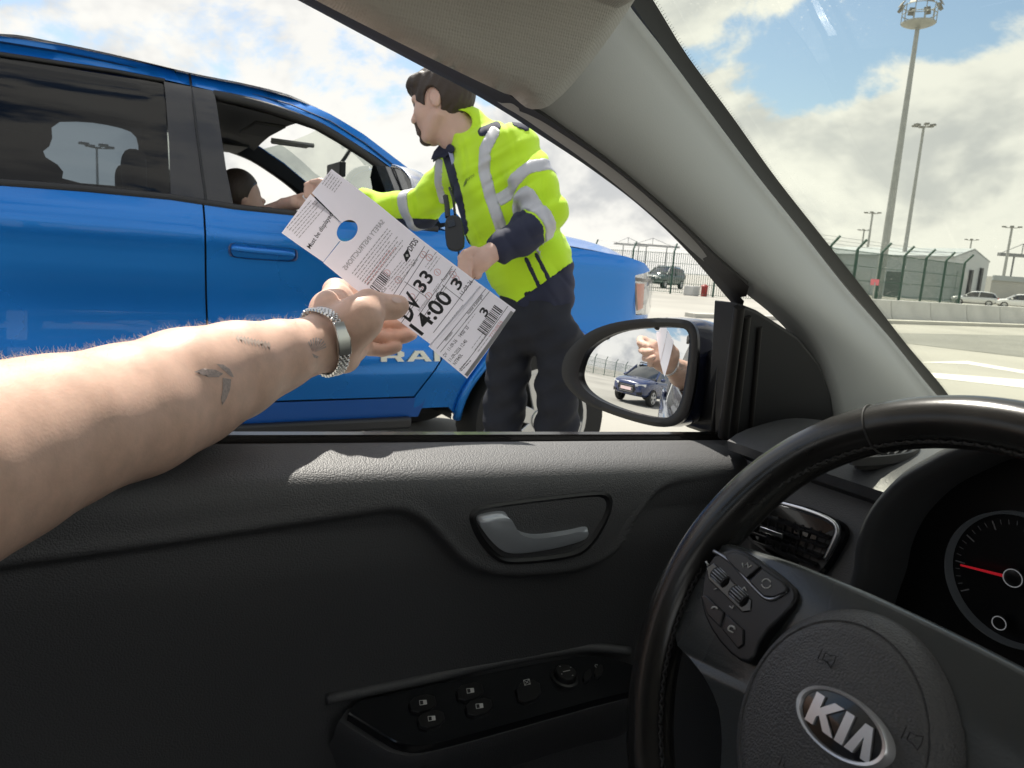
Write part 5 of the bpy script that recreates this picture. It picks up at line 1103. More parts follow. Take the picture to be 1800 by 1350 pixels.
let([(0, 0), (0, 1), (0.25, 1), (0.5, 0.55), (0.75, 1), (1, 1), (1, 0), (0.78, 0), (0.78, 0.6), (0.56, 0.2), (0.44, 0.2), (0.22, 0.6), (0.22, 0)], by0+0.27, by0+0.40)
# wing mirror of the pickup
tm = thing('wing_mirror', P(710, 335, Y=1.16), parent=pk)
mo = chaikin([P(a, b, Y=1.16) for a, b in [(684, 294), (698, 290), (718, 300), (732, 322), (734, 370), (684, 372)]], 1); mc = np.mean(mo, 0)
mb = MB(); mb.rings([[mc+(q-mc)*s+np.array([-0.02+0.0*h, h, 0]) for q in mo] for s, h in ((1.0, 0.0), (1.03, 0.03), (0.95, 0.08), (0.6, 0.12), (0.05, 0.125))], caps=False); mb.build('mirror_shell', CHROME, tm, ang=60)
mb = MB(); mb.rings([[mc+(q-mc)*s+np.array([-0.02, h, 0]) for q in mo] for s, h in ((1.0, 0.0), (0.93, -0.004), (0.90, 0.006))], caps=False); mb.build('mirror_bezel', BLKT, tm)
mi = [mc+(q-mc)*0.92+np.array([-0.02, -0.006, 0])+np.array([0, 1.0, 0])*(0.48*(q-mc)[0]*0.92-0.135*(q-mc)[2]*0.92) for q in mo]; mb = MB(); mb.add(mi, [tuple(range(len(mi)))]); mb.build('mirror_glass', MATS['mirror_silver'], tm, smooth=False)
mb = MB(); mb.tube([mc+(q-mc)*0.99+np.array([-0.02, -0.004, 0]) for q in mo[1:-3]], 0.007, 8); mb.build('mirror_rim', CHROME, tm, ang=180)
mb = MB(); a = P(712, 372, Y=1.18); mb.tube([a, a+np.array([-0.10, 0.02, -0.03]), np.array([-3.30, a[1]+0.05, a[2]-0.05])], [0.035, 0.03, 0.035], 8); mb.build('mirror_arm', BLKT, tm)
# wheels, frame, step
for s in (1, -1):
    for y0 in (wy_, -1.52): wheel_parts(pk, (TXC+s*0.985, y0, 0.415), 0.415, 0.27, (s, 0, 0), 6)
mb = MB(); mb.box((TXC-0.55, -2.5, 0.38), (TXC+0.55, 2.8, 0.55)); mb.build('chassis', BLKT, pk)
mb = MB(); mb.box((-3.36, -0.5, 0.40), (-3.30, 1.36, 0.46)); o = mb.build('sill_step', BLKT, pk, bevel=0.015); mirror_part(o)

mb = MB(); mb.add([(txs(z)-0.035, y, z) for y, z in ((-0.70, 0.5), (1.55, 0.5), (1.55, 1.36), (-0.70, 1.40))], [(0, 1, 2, 3)]); mirror_part(mb.build('inner_panel', BLKT, pk, smooth=False))

def itrim(y, z): return (txs(z)+tbow(y)-0.075, y, z)
o = panel('inner_trim', [(a, b-0.012) for a, b in po]+[(a, b-0.03) for a, b in pi_], itrim, CABIN, pk, (), 0.06); mirror_part(o)
hp = [tuple(P(a, b, X=-5.10)[1:]) for a, b in [tuple(q) for q in chaikin([np.array(q, float) for q in [(90, 214), (150, 213), (205, 222), (238, 234), (245, 262), (243, 330), (108, 319), (112, 296), (70, 270), (92, 252)]], 1)]]
bx_ = [tuple(P(a, b, X=-5.10)[1:]) for a, b in [(-60, 185), (300, 215), (330, 350), (-60, 340)]]
panel('rear_door_trim', bx_, lambda y, z: (-5.10, y, z), CABIN, pk, [hp], 0.08, 0.02, (-1, 0, 0))

# ================================================================ OUTSTRETCHED ARM, WATCH STRAP, TICKET
from mathutils.bvhtree import BVHTree
KD = 1.075
SKIN = mat('skin', (0.79, 0.525, 0.41), 0.44, sss=0.08, bump=('noise', 420, 0.16, 0.0009), var=(70, 0.11, 8), spec=0.4)
def D3(px, py, d): return P(px, py, d=d*KD)
def prm(q): return D3(q[0], q[1], q[2]), q[3]*q[2]*KD/FPX
arm = thing('person', D3(0, 900, 0.45), 'bare left arm with small tattoos reaching out of the car window, holding the ticket', 'person')
sd_ = SDF()
def chain(qs, k):
    for a, b in zip(qs[:-1], qs[1:]):
        (pa, ra), (pb, rb) = prm(a), prm(b); sd_.cone(pa, pb, ra, rb, k)
# upper arm, elbow, forearm, wrist
chain([(-330, 900, 0.36, 190), (-150, 850, 0.40, 172), (0, 795, 0.455, 141), (110, 752, 0.50, 117)], 0.03)
chain([(110, 752, 0.50, 116), (200, 727, 0.545, 101), (310, 691, 0.605, 86), (410, 655, 0.66, 74), (490, 625, 0.70, 54), (550, 607, 0.74, 41), (582, 598, 0.755, 36)], 0.025)
chain([(240, 690, 0.56, 66), (330, 662, 0.61, 60), (420, 632, 0.66, 46)], 0.03)       # forearm muscle along the top
chain([(150, 770, 0.50, 70), (260, 745, 0.56, 62), (350, 712, 0.62, 54)], 0.03)
# palm
chain([(570, 582, 0.752, 32), (578, 545, 0.775, 30), (592, 527, 0.80, 27)], 0.012)
chain([(578, 592, 0.757, 32), (596, 560, 0.79, 29), (612, 545, 0.818, 25)], 0.012)
chain([(588, 610, 0.757, 32), (612, 590, 0.79, 27), (628, 578, 0.815, 22)], 0.012)
chain([(596, 624, 0.757, 26), (618, 612, 0.785, 23), (632, 604, 0.805, 18)], 0.012)
chain([(592, 618, 0.748, 30), (608, 632, 0.765, 21)], 0.014)
# thumb with its ball
chain([(594, 598, 0.750, 28), (614, 576, 0.750, 37), (634, 558, 0.756, 36), (650, 541, 0.768, 27)], 0.014)
chain([(648, 534, 0.766, 27), (662, 537, 0.774, 22.5), (674, 540, 0.779, 22), (683, 540, 0.784, 19.5), (692, 540, 0.788, 20.5), (699, 538, 0.791, 18), (704, 536, 0.792, 14)], 0.005)
# fingers behind the ticket
chain([(592, 527, 0.80, 27), (590, 512, 0.825, 21), (602, 510, 0.838, 18)], 0.008); chain([(602, 510, 0.838, 18), (640, 528, 0.848, 16), (676, 540, 0.842, 14), (690, 545, 0.838, 12)], 0.004)
chain([(612, 545, 0.818, 24), (636, 555, 0.842, 17)], 0.006); chain([(636, 555, 0.842, 17), (674, 566, 0.846, 14.5), (700, 567, 0.840, 13.5), (714, 566, 0.836, 11.5)], 0.0015)
chain([(628, 578, 0.815, 21), (648, 589, 0.836, 15.5)], 0.006); chain([(648, 589, 0.836, 15.5), (686, 594, 0.838, 13.5), (712, 591, 0.836, 12.5), (724, 588, 0.834, 10.5)], 0.0015)
chain([(632, 604, 0.805, 18), (648, 613, 0.822, 13)], 0.006); chain([(648, 613, 0.822, 13), (672, 616, 0.828, 11.5), (690, 613, 0.830, 10.5), (699, 610, 0.831, 9)], 0.0015)
RES = 0.0024
Vv, ax = sd_.grid(RES, lo=[-0.95, -0.14, 0.90], hi=[-0.16, 0.36, 1.33])
av, af = nets(Vv, ax, RES); av = smooth_mesh(av, af, 2)
arm_o = obj('arm', av, af.tolist(), SKIN, arm, True, 180)
mb = MB(); s0, rs = prm((-330, 900, 0.36, 200)); s1, rs1 = prm((-150, 850, 0.40, 182)); ddv = unit(s0-s1)
mb.tube([s1+ddv*0.03, s1+ddv*0.06, s0, s0+ddv*0.06+np.array([0.06, -0.04, 0.0])], [rs1*0.98, rs1*1.06, rs*1.15, rs*1.3], 24); mb.build('shirt_sleeve', mat('sleeve_cloth', (0.05, 0.06, 0.09), 0.9), arm, ang=180)
def unit_rows(a): return a/np.linalg.norm(a, axis=1)[:, None]
BV = BVHTree.FromPolygons([Vector(v) for v in av], af.tolist())
def hit(px, py, off=0.0003):
    v = ray(px, py); h = BV.ray_cast(Vector(CAM), Vector(v))
    return None if h[0] is None else np.array(h[0])+np.array(h[1] if h[1].dot(Vector(v)) < 0 else -h[1])*off
def decal(name, polys, m, off=0.0003, step=2.5, kind=None):
    mb = MB()
    for poly in polys:
        v, f = tri2d(poly, step=step); pts = [hit(a, b, off) for a, b in v]
        if any(p is None for p in pts): continue
        mb.add(pts, f)
    if mb.v: return obj(name, mb.v, mb.f, m, arm, True, 180)
INK = mat('tattoo_ink', (0.46, 0.37, 0.345), 0.55, var=(400, 0.3, 3)); INK2 = mat('tattoo_faint', (0.60, 0.46, 0.39), 0.55, var=(500, 0.22, 3)); NAIL = mat('nail', (0.78, 0.55, 0.47), 0.28, coat=0.3)
fan = [[(551+9*math.sin(a)*0.2, 621-2), (556+17*math.sin(a-0.11), 610-15*math.cos(a-0.11)*1.1), (556+17*math.sin(a+0.07), 610-15*math.cos(a+0.07)*1.1)] for a in np.linspace(-0.95, 1.55, 9)]
decal('shell_tattoo', fan+[[(548, 621), (560, 627), (557, 630), (551, 628)]], INK, 0.0003, 4)
decal('bird_tattoo', [[(341, 654), (356, 648), (378, 650), (392, 657), (384, 663), (366, 663)], [(380, 640), (392, 641), (404, 649), (411, 663), (405, 662), (396, 654)], [(391, 664), (406, 667), (404, 684), (398, 700), (390, 713), (388, 700), (391, 685)]], INK, 0.0003, 4)
decal('fern_tattoo', [[(414+6*k, 594+1.2*k), (418+6*k, 588+1.4*k), (421+6*k, 594+1.3*k), (420+6*k, 603+1.5*k)] for k in range(10)], INK2, 0.0003, 4)
decal('thumb_nail', [[(697+8.5*math.cos(t), 528+5.0*math.sin(t)+1.5*math.cos(t)) for t in np.linspace(0, 2*math.pi, 19)[:-1]]], NAIL, 0.0006, 3)
# fine hair along the upper edge of the forearm
mb = MB(); HAIR = mat('arm_hair', (0.88, 0.78, 0.60), 0.4); cnt = 0  # pale colour stands in for sun shining through the hairs
vn_ = np.zeros_like(av); fa = af; e_ = np.cross(av[fa[:, 2]]-av[fa[:, 0]], av[fa[:, 3]]-av[fa[:, 1]]); [np.add.at(vn_, fa[:, i], e_) for i in range(4)]; vn_ /= np.linalg.norm(vn_, axis=1)[:, None]+1e-9
w_ = av-CAM; dep = w_@fw; pxv = 900+FPX*(w_@rt)/dep; pyv = 675-FPX*(w_@up)/dep
sel = np.where((pxv > -20) & (pxv < 545) & (vn_[:, 2] > -0.1))[0]; wts = np.clip(1-np.abs((vn_[sel]*unit_rows(av[sel]-CAM)).sum(1))*2.2, 0.015, 1)**2*np.clip(vn_[sel, 2], 0.02, 1)
axis_f = unit(D3(560, 605, 0.74)-D3(200, 726, 0.545))
for i in RNG.choice(sel, 520, p=wts/wts.sum()):
    p0 = av[i]; n_ = vn_[i]; L = RNG.uniform(0.003, 0.008); rd = RNG.normal(size=3)*0.35
    d_ = unit(n_*0.45+axis_f*-0.5*RNG.uniform(-0.6, 1.3)+rd*0.7); p1 = p0+d_*L*0.5; p2 = p1+unit(d_+axis_f*0.3-n_*0.25)*L*0.5
    mb.tube([p0, p1, p2], [0.00007, 0.00006, 0.00002], 3, caps=False); cnt += 1
o = mb.build('arm_hair', HAIR, arm, ang=180); o['kind'] = 'stuff'

# ---- steel watch strap with folding clasp
STEEL = mat('watch_steel', (0.70, 0.70, 0.69), 0.16, metal=1.0); STEELB = mat('watch_steel_brushed', (0.62, 0.62, 0.60), 0.28, metal=1.0)
wc0, _ = prm((570, 603, 0.748, 1)); axw = unit(D3(612, 575, 0.79)-D3(520, 620, 0.715)); axw = unit(axw+0.40*unit(np.array(rt))-0.10*np.array(up))
ec = unit((CAM-wc0)-np.dot(CAM-wc0, axw)*axw); es = np.cross(axw, ec)
def skin_at(th, sh=0.0):
    e_ = ec*math.cos(th)+es*math.sin(th); o = wc0+axw*sh+e_*0.12; h = BV.ray_cast(Vector(o), Vector(-e_)); return (np.array(h[0]) if h[0] is not None else wc0+axw*sh+e_*0.03), e_
strap = thing('watch_strap', wc0, 'polished steel watch strap with folding clasp on the wrist', 'watch')
ring = np.array([np.linalg.norm(skin_at(t)[0]-wc0) for t in np.linspace(0, 2*math.pi, 73)[:-1]]); rs_ = np.convolve(np.concatenate([ring[-4:], ring, ring[:4]]), np.ones(9)/9, 'valid')
rs_ = np.maximum(rs_, ring)+0.0012
def RB(th): return float(np.interp(th % (2*math.pi), np.linspace(0, 2*math.pi, 73), np.append(rs_, rs_[0])))
def bp_(th, sh, h): e_ = ec*math.cos(th)+es*math.sin(th); return wc0+axw*sh+e_*(RB(th)+h)
th = 0.0; CL = 0.46
cols = [(-0.0070, -0.0037), (-0.0034, -0.0013), (-0.0010, 0.0010), (0.0013, 0.0034), (0.0037, 0.0070)]
th = CL+0.01
while th < 2*math.pi-CL-0.01:
    pit = 0.0056/RB(th); mb = MB()
    for ci_, (a, b) in enumerate(cols):
        t0 = th+(pit*0.5 if ci_ in (1, 3) else 0); t1 = t0+pit*0.74
        mb.rings([[bp_(t0, s_, h), bp_(t0+pit*0.2, s_, h+0.0011), bp_(t1-pit*0.2, s_, h+0.0011), bp_(t1, s_, h), bp_(t1, s_, -0.0003), bp_(t0, s_, -0.0003)] for s_, h in ((a, 0.0012), (a+0.0004, 0.0018), (b-0.0004, 0.0018), (b, 0.0012))])
    mb.build('link', STEEL, strap, ang=50); th += pit
mb = MB(); ths = np.linspace(-CL, CL, 14)
mb.rings([[bp_(t, -0.0078, 0.0), bp_(t, -0.0078, 0.0026), bp_(t, -0.0068, 0.0036), bp_(t, 0.0068, 0.0036), bp_(t, 0.0078, 0.0026), bp_(t, 0.0078, 0.0)] for t in ths]); mb.build('clasp', STEELB, strap, ang=40)
for s_ in (-0.0075, 0.0075):
    mb = MB(); mb.tube([bp_(t, s_, 0.0030) for t in ths], 0.0006, 6); mb.build('clasp_edge', STEEL, strap, ang=180)

# ---- the boarding hanger ticket
PAP = bpy.data.materials.new('ticket_paper'); PAP.use_nodes = True; t_ = PAP.node_tree; t_.nodes.clear()
d1_ = t_.nodes.new('ShaderNodeBsdfDiffuse'); d1_.inputs[0].default_value = (0.88, 0.88, 0.93, 1); d2_ = t_.nodes.new('ShaderNodeBsdfTranslucent'); d2_.inputs[0].default_value = (0.90, 0.89, 0.94, 1)
ms_ = t_.nodes.new('ShaderNodeMixShader'); ms_.inputs[0].default_value = 0.50; o_ = t_.nodes.new('ShaderNodeOutputMaterial')
nz = t_.nodes.new('ShaderNodeTexNoise'); nz.inputs['Scale'].default_value = 900; bn_ = t_.nodes.new('ShaderNodeBump'); bn_.inputs['Strength'].default_value = 0.06; bn_.inputs['Distance'].default_value = 0.0003; tcc = t_.nodes.new('ShaderNodeTexCoord')
t_.links.new(tcc.outputs['Object'], nz.inputs['Vector']); t_.links.new(nz.outputs[0], bn_.inputs['Height']); t_.links.new(bn_.outputs[0], d1_.inputs['Normal'])
t_.links.new(d1_.outputs[0], ms_.inputs[1]); t_.links.new(d2_.outputs[0], ms_.inputs[2]); t_.links.new(ms_.outputs[0], o_.inputs[0])
PRINT = mat('print_black', (0.035, 0.035, 0.04), 0.7); PGREY = mat('print_grey', (0.42, 0.42, 0.44), 0.8); PLINE = mat('print_line', (0.16, 0.16, 0.17), 0.8); PRED = mat('print_red', (0.70, 0.36, 0.36), 0.8)
T0 = P(706, 535, d=0.8125*KD); nT = unit((0.962, -0.215, 0.10))
LV = np.array([0.792, 0.610]); TV = np.array([0.580, -0.815])      # down the ticket / along the print, in survey pixels
def curl(px, py):
    s = (np.array([px, py])-np.array([540, 355]))@LV/440.0; t = (np.array([px, py])-np.array([690, 500]))@TV/75.0
    return 0.010*(s-0.48)**2*1.2-0.003*t*t+0.0025*math.sin(s*6.0+t)-0.0045*max(0, s-0.78)/0.22*0.0
def TK(px, py, h=0.0): return Pplane(px, py, T0, nT)+nT*(curl(px, py)+h)
tick = thing('paper_ticket', T0, 'white paper boarding ticket marked DV, 33 and 14:00 held in the outstretched hand', 'ticket')
hc = np.array([610, 406.0]); hr = lambda t: hc+18.5*math.cos(t)*np.array([0.66, -0.75])*1.12+16.5*math.sin(t)*np.array([0.75, 0.66])
hole_r = [tuple(hr(t)) for t in np.linspace(-2.75, 1.9, 22)]   # right side of the hook hole, from top seam to the slit
hole_l = [tuple(hr(t)) for t in np.linspace(1.9, 2*math.pi-2.75, 12)]
angs = np.linspace(0, 2*math.pi, 73)
# order: seam point (upper left of hole) .. clockwise
def near(p): return min(range(72), key=lambda i: np.linalg.norm(hr(angs[i])-np.array(p)))
ia, ib = near((598, 391)), near((598, 424))
seq1 = [tuple(hr(angs[i % 72])) for i in range(ia, ia+73) ]
def arc(i0, i1, step):
    out = []; i = i0
    while True:
        out.append(tuple(hr(angs[i % 72])));
        if i % 72 == i1 % 72: break
        i += step
    return out
a1, a2 = arc(ia, ib, 1), arc(ia, ib, -1)
longa, shorta = (a1, a2) if len(a1) > len(a2) else (a2, a1)
main_out = [(548, 340), (583, 297), (660, 354), (740, 418), (820, 479), (847, 500), (802, 552.5), (757, 605), (690, 556), (620, 505), (568, 462)]+[(597, 426)]+longa[::-1]
panel('ticket_sheet', main_out, lambda a, b: TK(a, b), PAP, tick, (), 7.0, 0.00022, -nT, 30)
def TKf(px, py, h=0.0):
    t = np.clip(((np.array([px, py])-hc)@np.array([-0.80, -0.30]))/85.0, 0, 1.3); return TK(px, py, h+0.0008+0.011*t*t)
flap_out = [(545, 344), (495, 412), (568, 461)]+[(595, 426)]+shorta[::-1]+[(596, 390)]
panel('ticket_flap', flap_out, lambda a, b: TKf(a, b), PAP, tick, (), 6.0, 0.00022, -nT, 30)
def TKs(px, py, h=0.0):
    s = ((np.array([px, py])-np.array([757, 605]))@np.array([0.759, 0.650]))/90.0; return TK(px, py, h+0.0010+0.004*max(0, s))
panel('ticket_stub', [(756.6, 604.7), (801.6, 552.2), (846.6, 499.7), (905, 545), (820, 665), (753.5, 609)], lambda a, b: TKs(a, b), PAP, tick, (), 7.0, 0.00022, -nT, 30)
hv = -LV
def tprint(s, a, b, hpx, m=PRINT, bold=0.0, fn=TK, mirror=False, h=0.0005, name='print_text'):
    v, f = text2d(s, 1.0, bold)
    if not len(v): return
    w0, w1 = v[:, 0].min(), v[:, 0].max(); a = np.array(a, float); b = np.array(b, float); cap = 0.72
    up_ = hv*hpx/cap; V_ = [fn(*(a+(b-a)*((q[0]-w0)/(w1-w0))+up_*q[1]), h) for q in v]
    o = obj(name, V_, f, m, tick, smooth=False); return o
def rule(a, b, w_=1.0, m=PLINE, fn=TK, h=0.0005, name='printed_rule', n=10):
    a = np.array(a, float); b = np.array(b, float); d_ = (b-a)/np.linalg.norm(b-a); pn = np.array([-d_[1], d_[0]])*w_/2; mb = MB()
    for k in range(n):
        p, q = lerp(a, b, k/n), lerp(a, b, (k+1)/n); mb.add([fn(*(p+pn), h), fn(*(q+pn), h), fn(*(q-pn), h), fn(*(p-pn), h)], [(0, 1, 2, 3)])
    return obj(name, mb.v, mb.f, m, tick, smooth=False)
def lines(a, b, n, step, w_, m, fn=TK, h=-0.0005, name='fine_print', gap=0.25, jit=0.35):
    'rows of word-sized dashes'
    a = np.array(a, float); b = np.array(b, float); d_ = b-a; L = np.linalg.norm(d_); d_ /= L; mb = MB()
    for r_ in range(n):
        o0 = a+LV*step*r_; x = RNG.uniform(0, 2); end = L*(1-RNG.uniform(0, jit))
        while x < end:
            l = RNG.uniform(2.5, 8); p = o0+d_*x; q = o0+d_*min(x+l, end); pn = LV*w_/2
            mb.add([fn(*(p-pn), h), fn(*(q-pn), h), fn(*(q+pn), h), fn(*(p+pn), h)], [(0, 1, 2, 3)]); x += l+1.6
    o = obj(name, mb.v, mb.f, m, tick, smooth=False); o['kind'] = 'stuff'
# on the flap and the hook side
tprint('Must be displayed', (545, 439), (585, 379), 8.5, PRINT, 0.012, TKf)
lines((504, 404), (551, 350), 6, 5.2, 1.3, PGREY, TKf, 0.0005, jit=0.25); lines((566, 325), (582, 303), 6, 5.0, 1.3, PGREY, TK, 0.0005, jit=0.1)
# back print laid pale on the front; sun show-through put into the colour
v, f = text2d('SAFETY INSTRUCTIONS', 1.0, 0.01); w1 = v[:, 0].max()
obj('show_through_print', [TK(*(np.array([677, 390.])+(np.array([608, 476.])-np.array([677, 390.]))*q[0]/w1+hv*12.5*q[1]), 0.0005) for q in v], f, PGREY, tick, smooth=False)
lines((618, 482), (683, 400), 8, 5.6, 1.5, PGREY, TK, 0.0005, jit=0.2); lines((672, 500), (722, 440), 5, 5.0, 1.3, PGREY, TK, 0.0005, jit=0.4); lines((640, 497), (700, 420), 2, 5.5, 1.4, PRED, TK, 0.0005, jit=0.3)
for c_ in ((680, 480), (745, 447), (756, 452), (700, 492), (770, 478), (798, 482), (803, 490), (742, 505), (754, 520), (724, 522)):
    mb = MB(); pp = [np.array(c_)+6.2*np.array([math.cos(t), math.sin(t)]) for t in np.linspace(0, 2*math.pi, 17)]
    for a, b in zip(pp[:-1], pp[1:]):
        n2 = (np.array(c_)-a)/6.2*1.0; n3 = (np.array(c_)-b)/6.2; mb.add([TK(*a, 0.0004), TK(*b, 0.0004), TK(*(b+n3), 0.0004), TK(*(a+n2), 0.0004)], [(0, 1, 2, 3)])
    k = np.array(c_); mb.add([TK(*(k+(-3, -2.2)), 0.0004), TK(*(k+(-2.2, -3)), 0.0004), TK(*(k+(3, 2.2)), 0.0004), TK(*(k+(2.2, 3)), 0.0004)], [(0, 1, 2, 3)]); obj('warning_symbol', mb.v, mb.f, PRED, tick, smooth=False)
# ferry logo
lc = np.array([716.0, 449.0]); lg = [lc+TV*-11+LV*5.5, lc+TV*3+LV*5.5, lc+TV*11-LV*6.5, lc+TV*-3-LV*6.5]
mb = MB(); mb.add([TK(*q, 0.0005) for q in lg], [(0, 1, 2, 3)]); obj('logo_mark', mb.v, mb.f, PRINT, tick, smooth=False)
mb = MB()
for k in range(4):
    t = k*math.pi/2; a = lc+TV*3.0*math.cos(t)+LV*3.0*math.sin(t); b = lc+TV*1.7*math.cos(t+0.8)+LV*1.7*math.sin(t+0.8)*1.6; c = lc+TV*1.7*math.cos(t-0.8)+LV*1.7*math.sin(t-0.8)*1.6; mb.add([TK(*lc, 0.0008), TK(*b, 0.0008), TK(*a, 0.0008), TK(*c, 0.0008)], [(0, 1, 2, 3)])
obj('logo_cross', mb.v, mb.f, mat('print_white', (0.8, 0.8, 0.8), 0.8), tick, smooth=False)
tprint('DFDS', (724, 442), (737, 423), 10.5, PRINT, 0.02)
# ruled boxes and the big figures
def row(p, q): rule(p, q, 1.1)
row((690, 520), (748, 432)); row((697, 526), (756, 438)); row((735, 556), (797, 467)); row((742, 561), (803, 472)); row((705, 568), (735, 526))
rule((711, 495), (751, 523), 1.0); rule((778, 500), (815, 529), 1.0); row((762, 585), (838, 486)); row((706, 560), (742, 508))
tprint('Lane', (727, 468), (736, 456), 6, PGREY, 0.01); tprint('Information', (738, 548), (754, 527), 6, PGREY, 0.01); tprint('Passengers', (781, 495), (797, 473), 6, PLINE, 0.01)
tprint('33', (744, 516), (764, 487), 25, PRINT, 0.022)
tprint('DV', (720, 566), (742, 531), 33, PRINT, 0.030)
tprint('14:00', (741, 590), (798, 525), 29, PRINT, 0.022)
tprint('3', (807, 511), (816, 497), 20, PRINT, 0.022); tprint('11-09-26', (814, 519), (833, 495), 7, PRINT, 0.006)
lines((762, 512), (776, 492), 4, 5.0, 1.2, PGREY, TK, 0.0005); lines((748, 470), (772, 438), 3, 5.5, 1.2, PGREY, TK, 0.0005); lines((770, 590), (838, 507), 2, 5.0, 1.0, PGREY, TK, 0.0005, jit=0.6)
def barcode(o, dv, n, pitch, hgt, fn=TK, m=PRINT):
    mb = MB(); x = 0.0; o = np.array(o, float)
    for k in range(n):
        w_ = RNG.choice([0.7, 1.1, 1.6])*pitch; p = o+dv*x; q = o+dv*(x+w_); mb.add([fn(*p, 0.0005), fn(*q, 0.0005), fn(*(q-LV*hgt), 0.0005), fn(*(p-LV*hgt), 0.0005)], [(0, 1, 2, 3)]); x += w_+RNG.choice([0.7, 1.0, 1.5])*pitch
    obj('barcode', mb.v, mb.f, m, tick, smooth=False)
barcode((665, 517), TV, 12, 1.35, 19); tprint('9826', (671, 520), (680, 507), 6, PLINE, 0.0)
# stub
S_ = TKs
barcode((852, 590), TV, 17, 1.35, 18, S_); tprint('77769826', (863, 594), (882, 566), 6.5, PRED, 0.0, S_)
tprint('3', (853, 558), (859, 547), 15, PRINT, 0.022, S_); tprint('Information', (784, 600), (796, 585), 5.5, PLINE, 0.015, S_); tprint('Number of passengers', (824, 553), (850, 520), 5.5, PLINE, 0.015, S_)
tprint('DV', (783, 628), (787, 622), 6.5, PRINT, 0.004, S_); tprint('11-09-26', (790, 617), (804, 599), 6.5, PRINT, 0.004, S_); tprint('14:00  33', (810, 593), (824, 576), 6.5, PRINT, 0.004, S_)
tprint('11-09-2026 12:40', (792, 636), (821, 600), 6.5, PRINT, 0.004, S_); tprint('NT840L', (800, 642), (813, 624), 6.5, PRINT, 0.004, S_)
rule((768, 613), (855, 507), 1.0, PLINE, S_); rule((774, 619), (861, 512), 1.0, PLINE, S_); rule((807, 652), (892, 538), 1.0, PLINE, S_)
rule((818, 660), (899, 548), 6.5, PGREY, S_, name='grey_stripe'); lines((800, 588), (836, 540), 2, 6.0, 1.1, PGREY, S_, 0.0005); lines((828, 612), (856, 574), 3, 6.0, 1.1, PGREY, S_, 0.0005, jit=0.5); lines((806, 650), (824, 630), 2, 4.0, 1.5, PLINE, S_, 0.0005, jit=0.1)

# ================================================================ PEOPLE OUTSIDE
HV = mat('hi_vis_yellow', (0.56, 0.88, 0.015), 0.75, bump=('weave', 500, 0.15, 0.001), var=(6, 0.05, 4), sheen=0.2)
NAVYC = mat('navy_cloth', (0.018, 0.022, 0.050), 0.8, bump=('weave', 500, 0.15, 0.001)); TROU = mat('trouser_cloth', (0.016, 0.018, 0.026), 0.85, bump=('weave', 400, 0.2, 0.001), var=(5, 0.2, 4))
REFL = mat('reflective_tape', (0.52, 0.53, 0.56), 0.5, metal=0.25, var=(30, 0.06, 3)); HAIRM = mat('brown_hair', (0.042, 0.028, 0.020), 0.55, bump=('noise', 140, 0.5, 0.004)); SKIN2 = mat('face_skin', (0.62, 0.41, 0.33), 0.5, sss=0.15, var=(30, 0.06, 4))
SHIRT = mat('shirt_blue', (0.35, 0.38, 0.58), 0.8)
def Q(px, py, d): return P(px, py, d=d)
def rp(r_, d): return r_*d/FPX
def pchain(s, qs, k):
    for a, b in zip(qs[:-1], qs[1:]): s.cone(Q(*a[:3]), Q(*b[:3]), rp(a[3], a[2]), rp(b[3], b[2]), k)
hip = Q(940, 548, 2.50); footbase = np.array([hip[0], hip[1], 0.0])
wk = thing('person', footbase, 'worker in hi-vis yellow jacket and dark trousers leaning to the pickup window', 'person')
# legs reach the ground below the sill
hl_ = Q(984, 600, 2.46); hr_ = Q(898, 600, 2.54)
legs = []
for h0, dy in ((hl_, 0.03), (hr_, -0.06)):
    kn = np.array([h0[0]+0.02, h0[1]+dy*0.4, 0.50]); an_ = np.array([h0[0], h0[1]+dy, 0.09]); legs.append((h0, kn, an_))
tfw = unit(np.array([-0.5, -0.75, 0.0]))        # the way he faces, on the ground
body = SDF()
pchain(body, [(945, 515, 2.5, 46), (897, 380, 2.48, 52), (866, 290, 2.47, 46), (815, 235, 2.47, 27), (792, 215, 2.465, 27)], 0.03)
for h0, kn, an_ in legs: body.cone(h0, kn, 0.065, 0.052, 0.02); body.cone(kn, an_, 0.055, 0.04, 0.02); body.cone(an_, an_+tfw*0.17-[0, 0, 0.04], 0.04, 0.03, 0.02)
pchain(body, [(910, 262, 2.34, 28), (962, 375, 2.28, 24), (880, 432, 2.22, 18), (862, 446, 2.20, 16)], 0.02)
pchain(body, [(800, 300, 2.62, 26), (738, 368, 2.74, 22), (650, 358, 2.84, 16), (600, 340, 2.92, 14)], 0.02)
# near hand, closed round a slip of paper
pchain(body, [(862, 446, 2.20, 17), (842, 458, 2.19, 21), (832, 466, 2.19, 19)], 0.01)
for k, (y0, y1) in enumerate(((446, 450), (458, 461), (469, 470), (478, 479))):
    pchain(body, [(838, y0+4, 2.185, 10), (818, y0, 2.185, 8.2), (812, y1+3, 2.165, 7.6), (824, y1+5, 2.155, 6.8)], 0.004)
pchain(body, [(846, 448, 2.18, 11), (832, 441, 2.165, 8.5), (819, 444, 2.155, 7)], 0.006)
# far hand reaching into the pickup
pchain(body, [(600, 340, 2.92, 14), (578, 332, 2.95, 15), (566, 330, 2.97, 13)], 0.01)
for k, y0 in enumerate((322, 329, 336, 342)): pchain(body, [(570, y0, 2.97, 6.5), (552, y0-2, 2.985, 5.6), (538, y0+3, 2.98, 4.6)], 0.003)
pchain(body, [(580, 325, 2.94, 7), (562, 318, 2.94, 5.5), (548, 320, 2.95, 4.8)], 0.004)
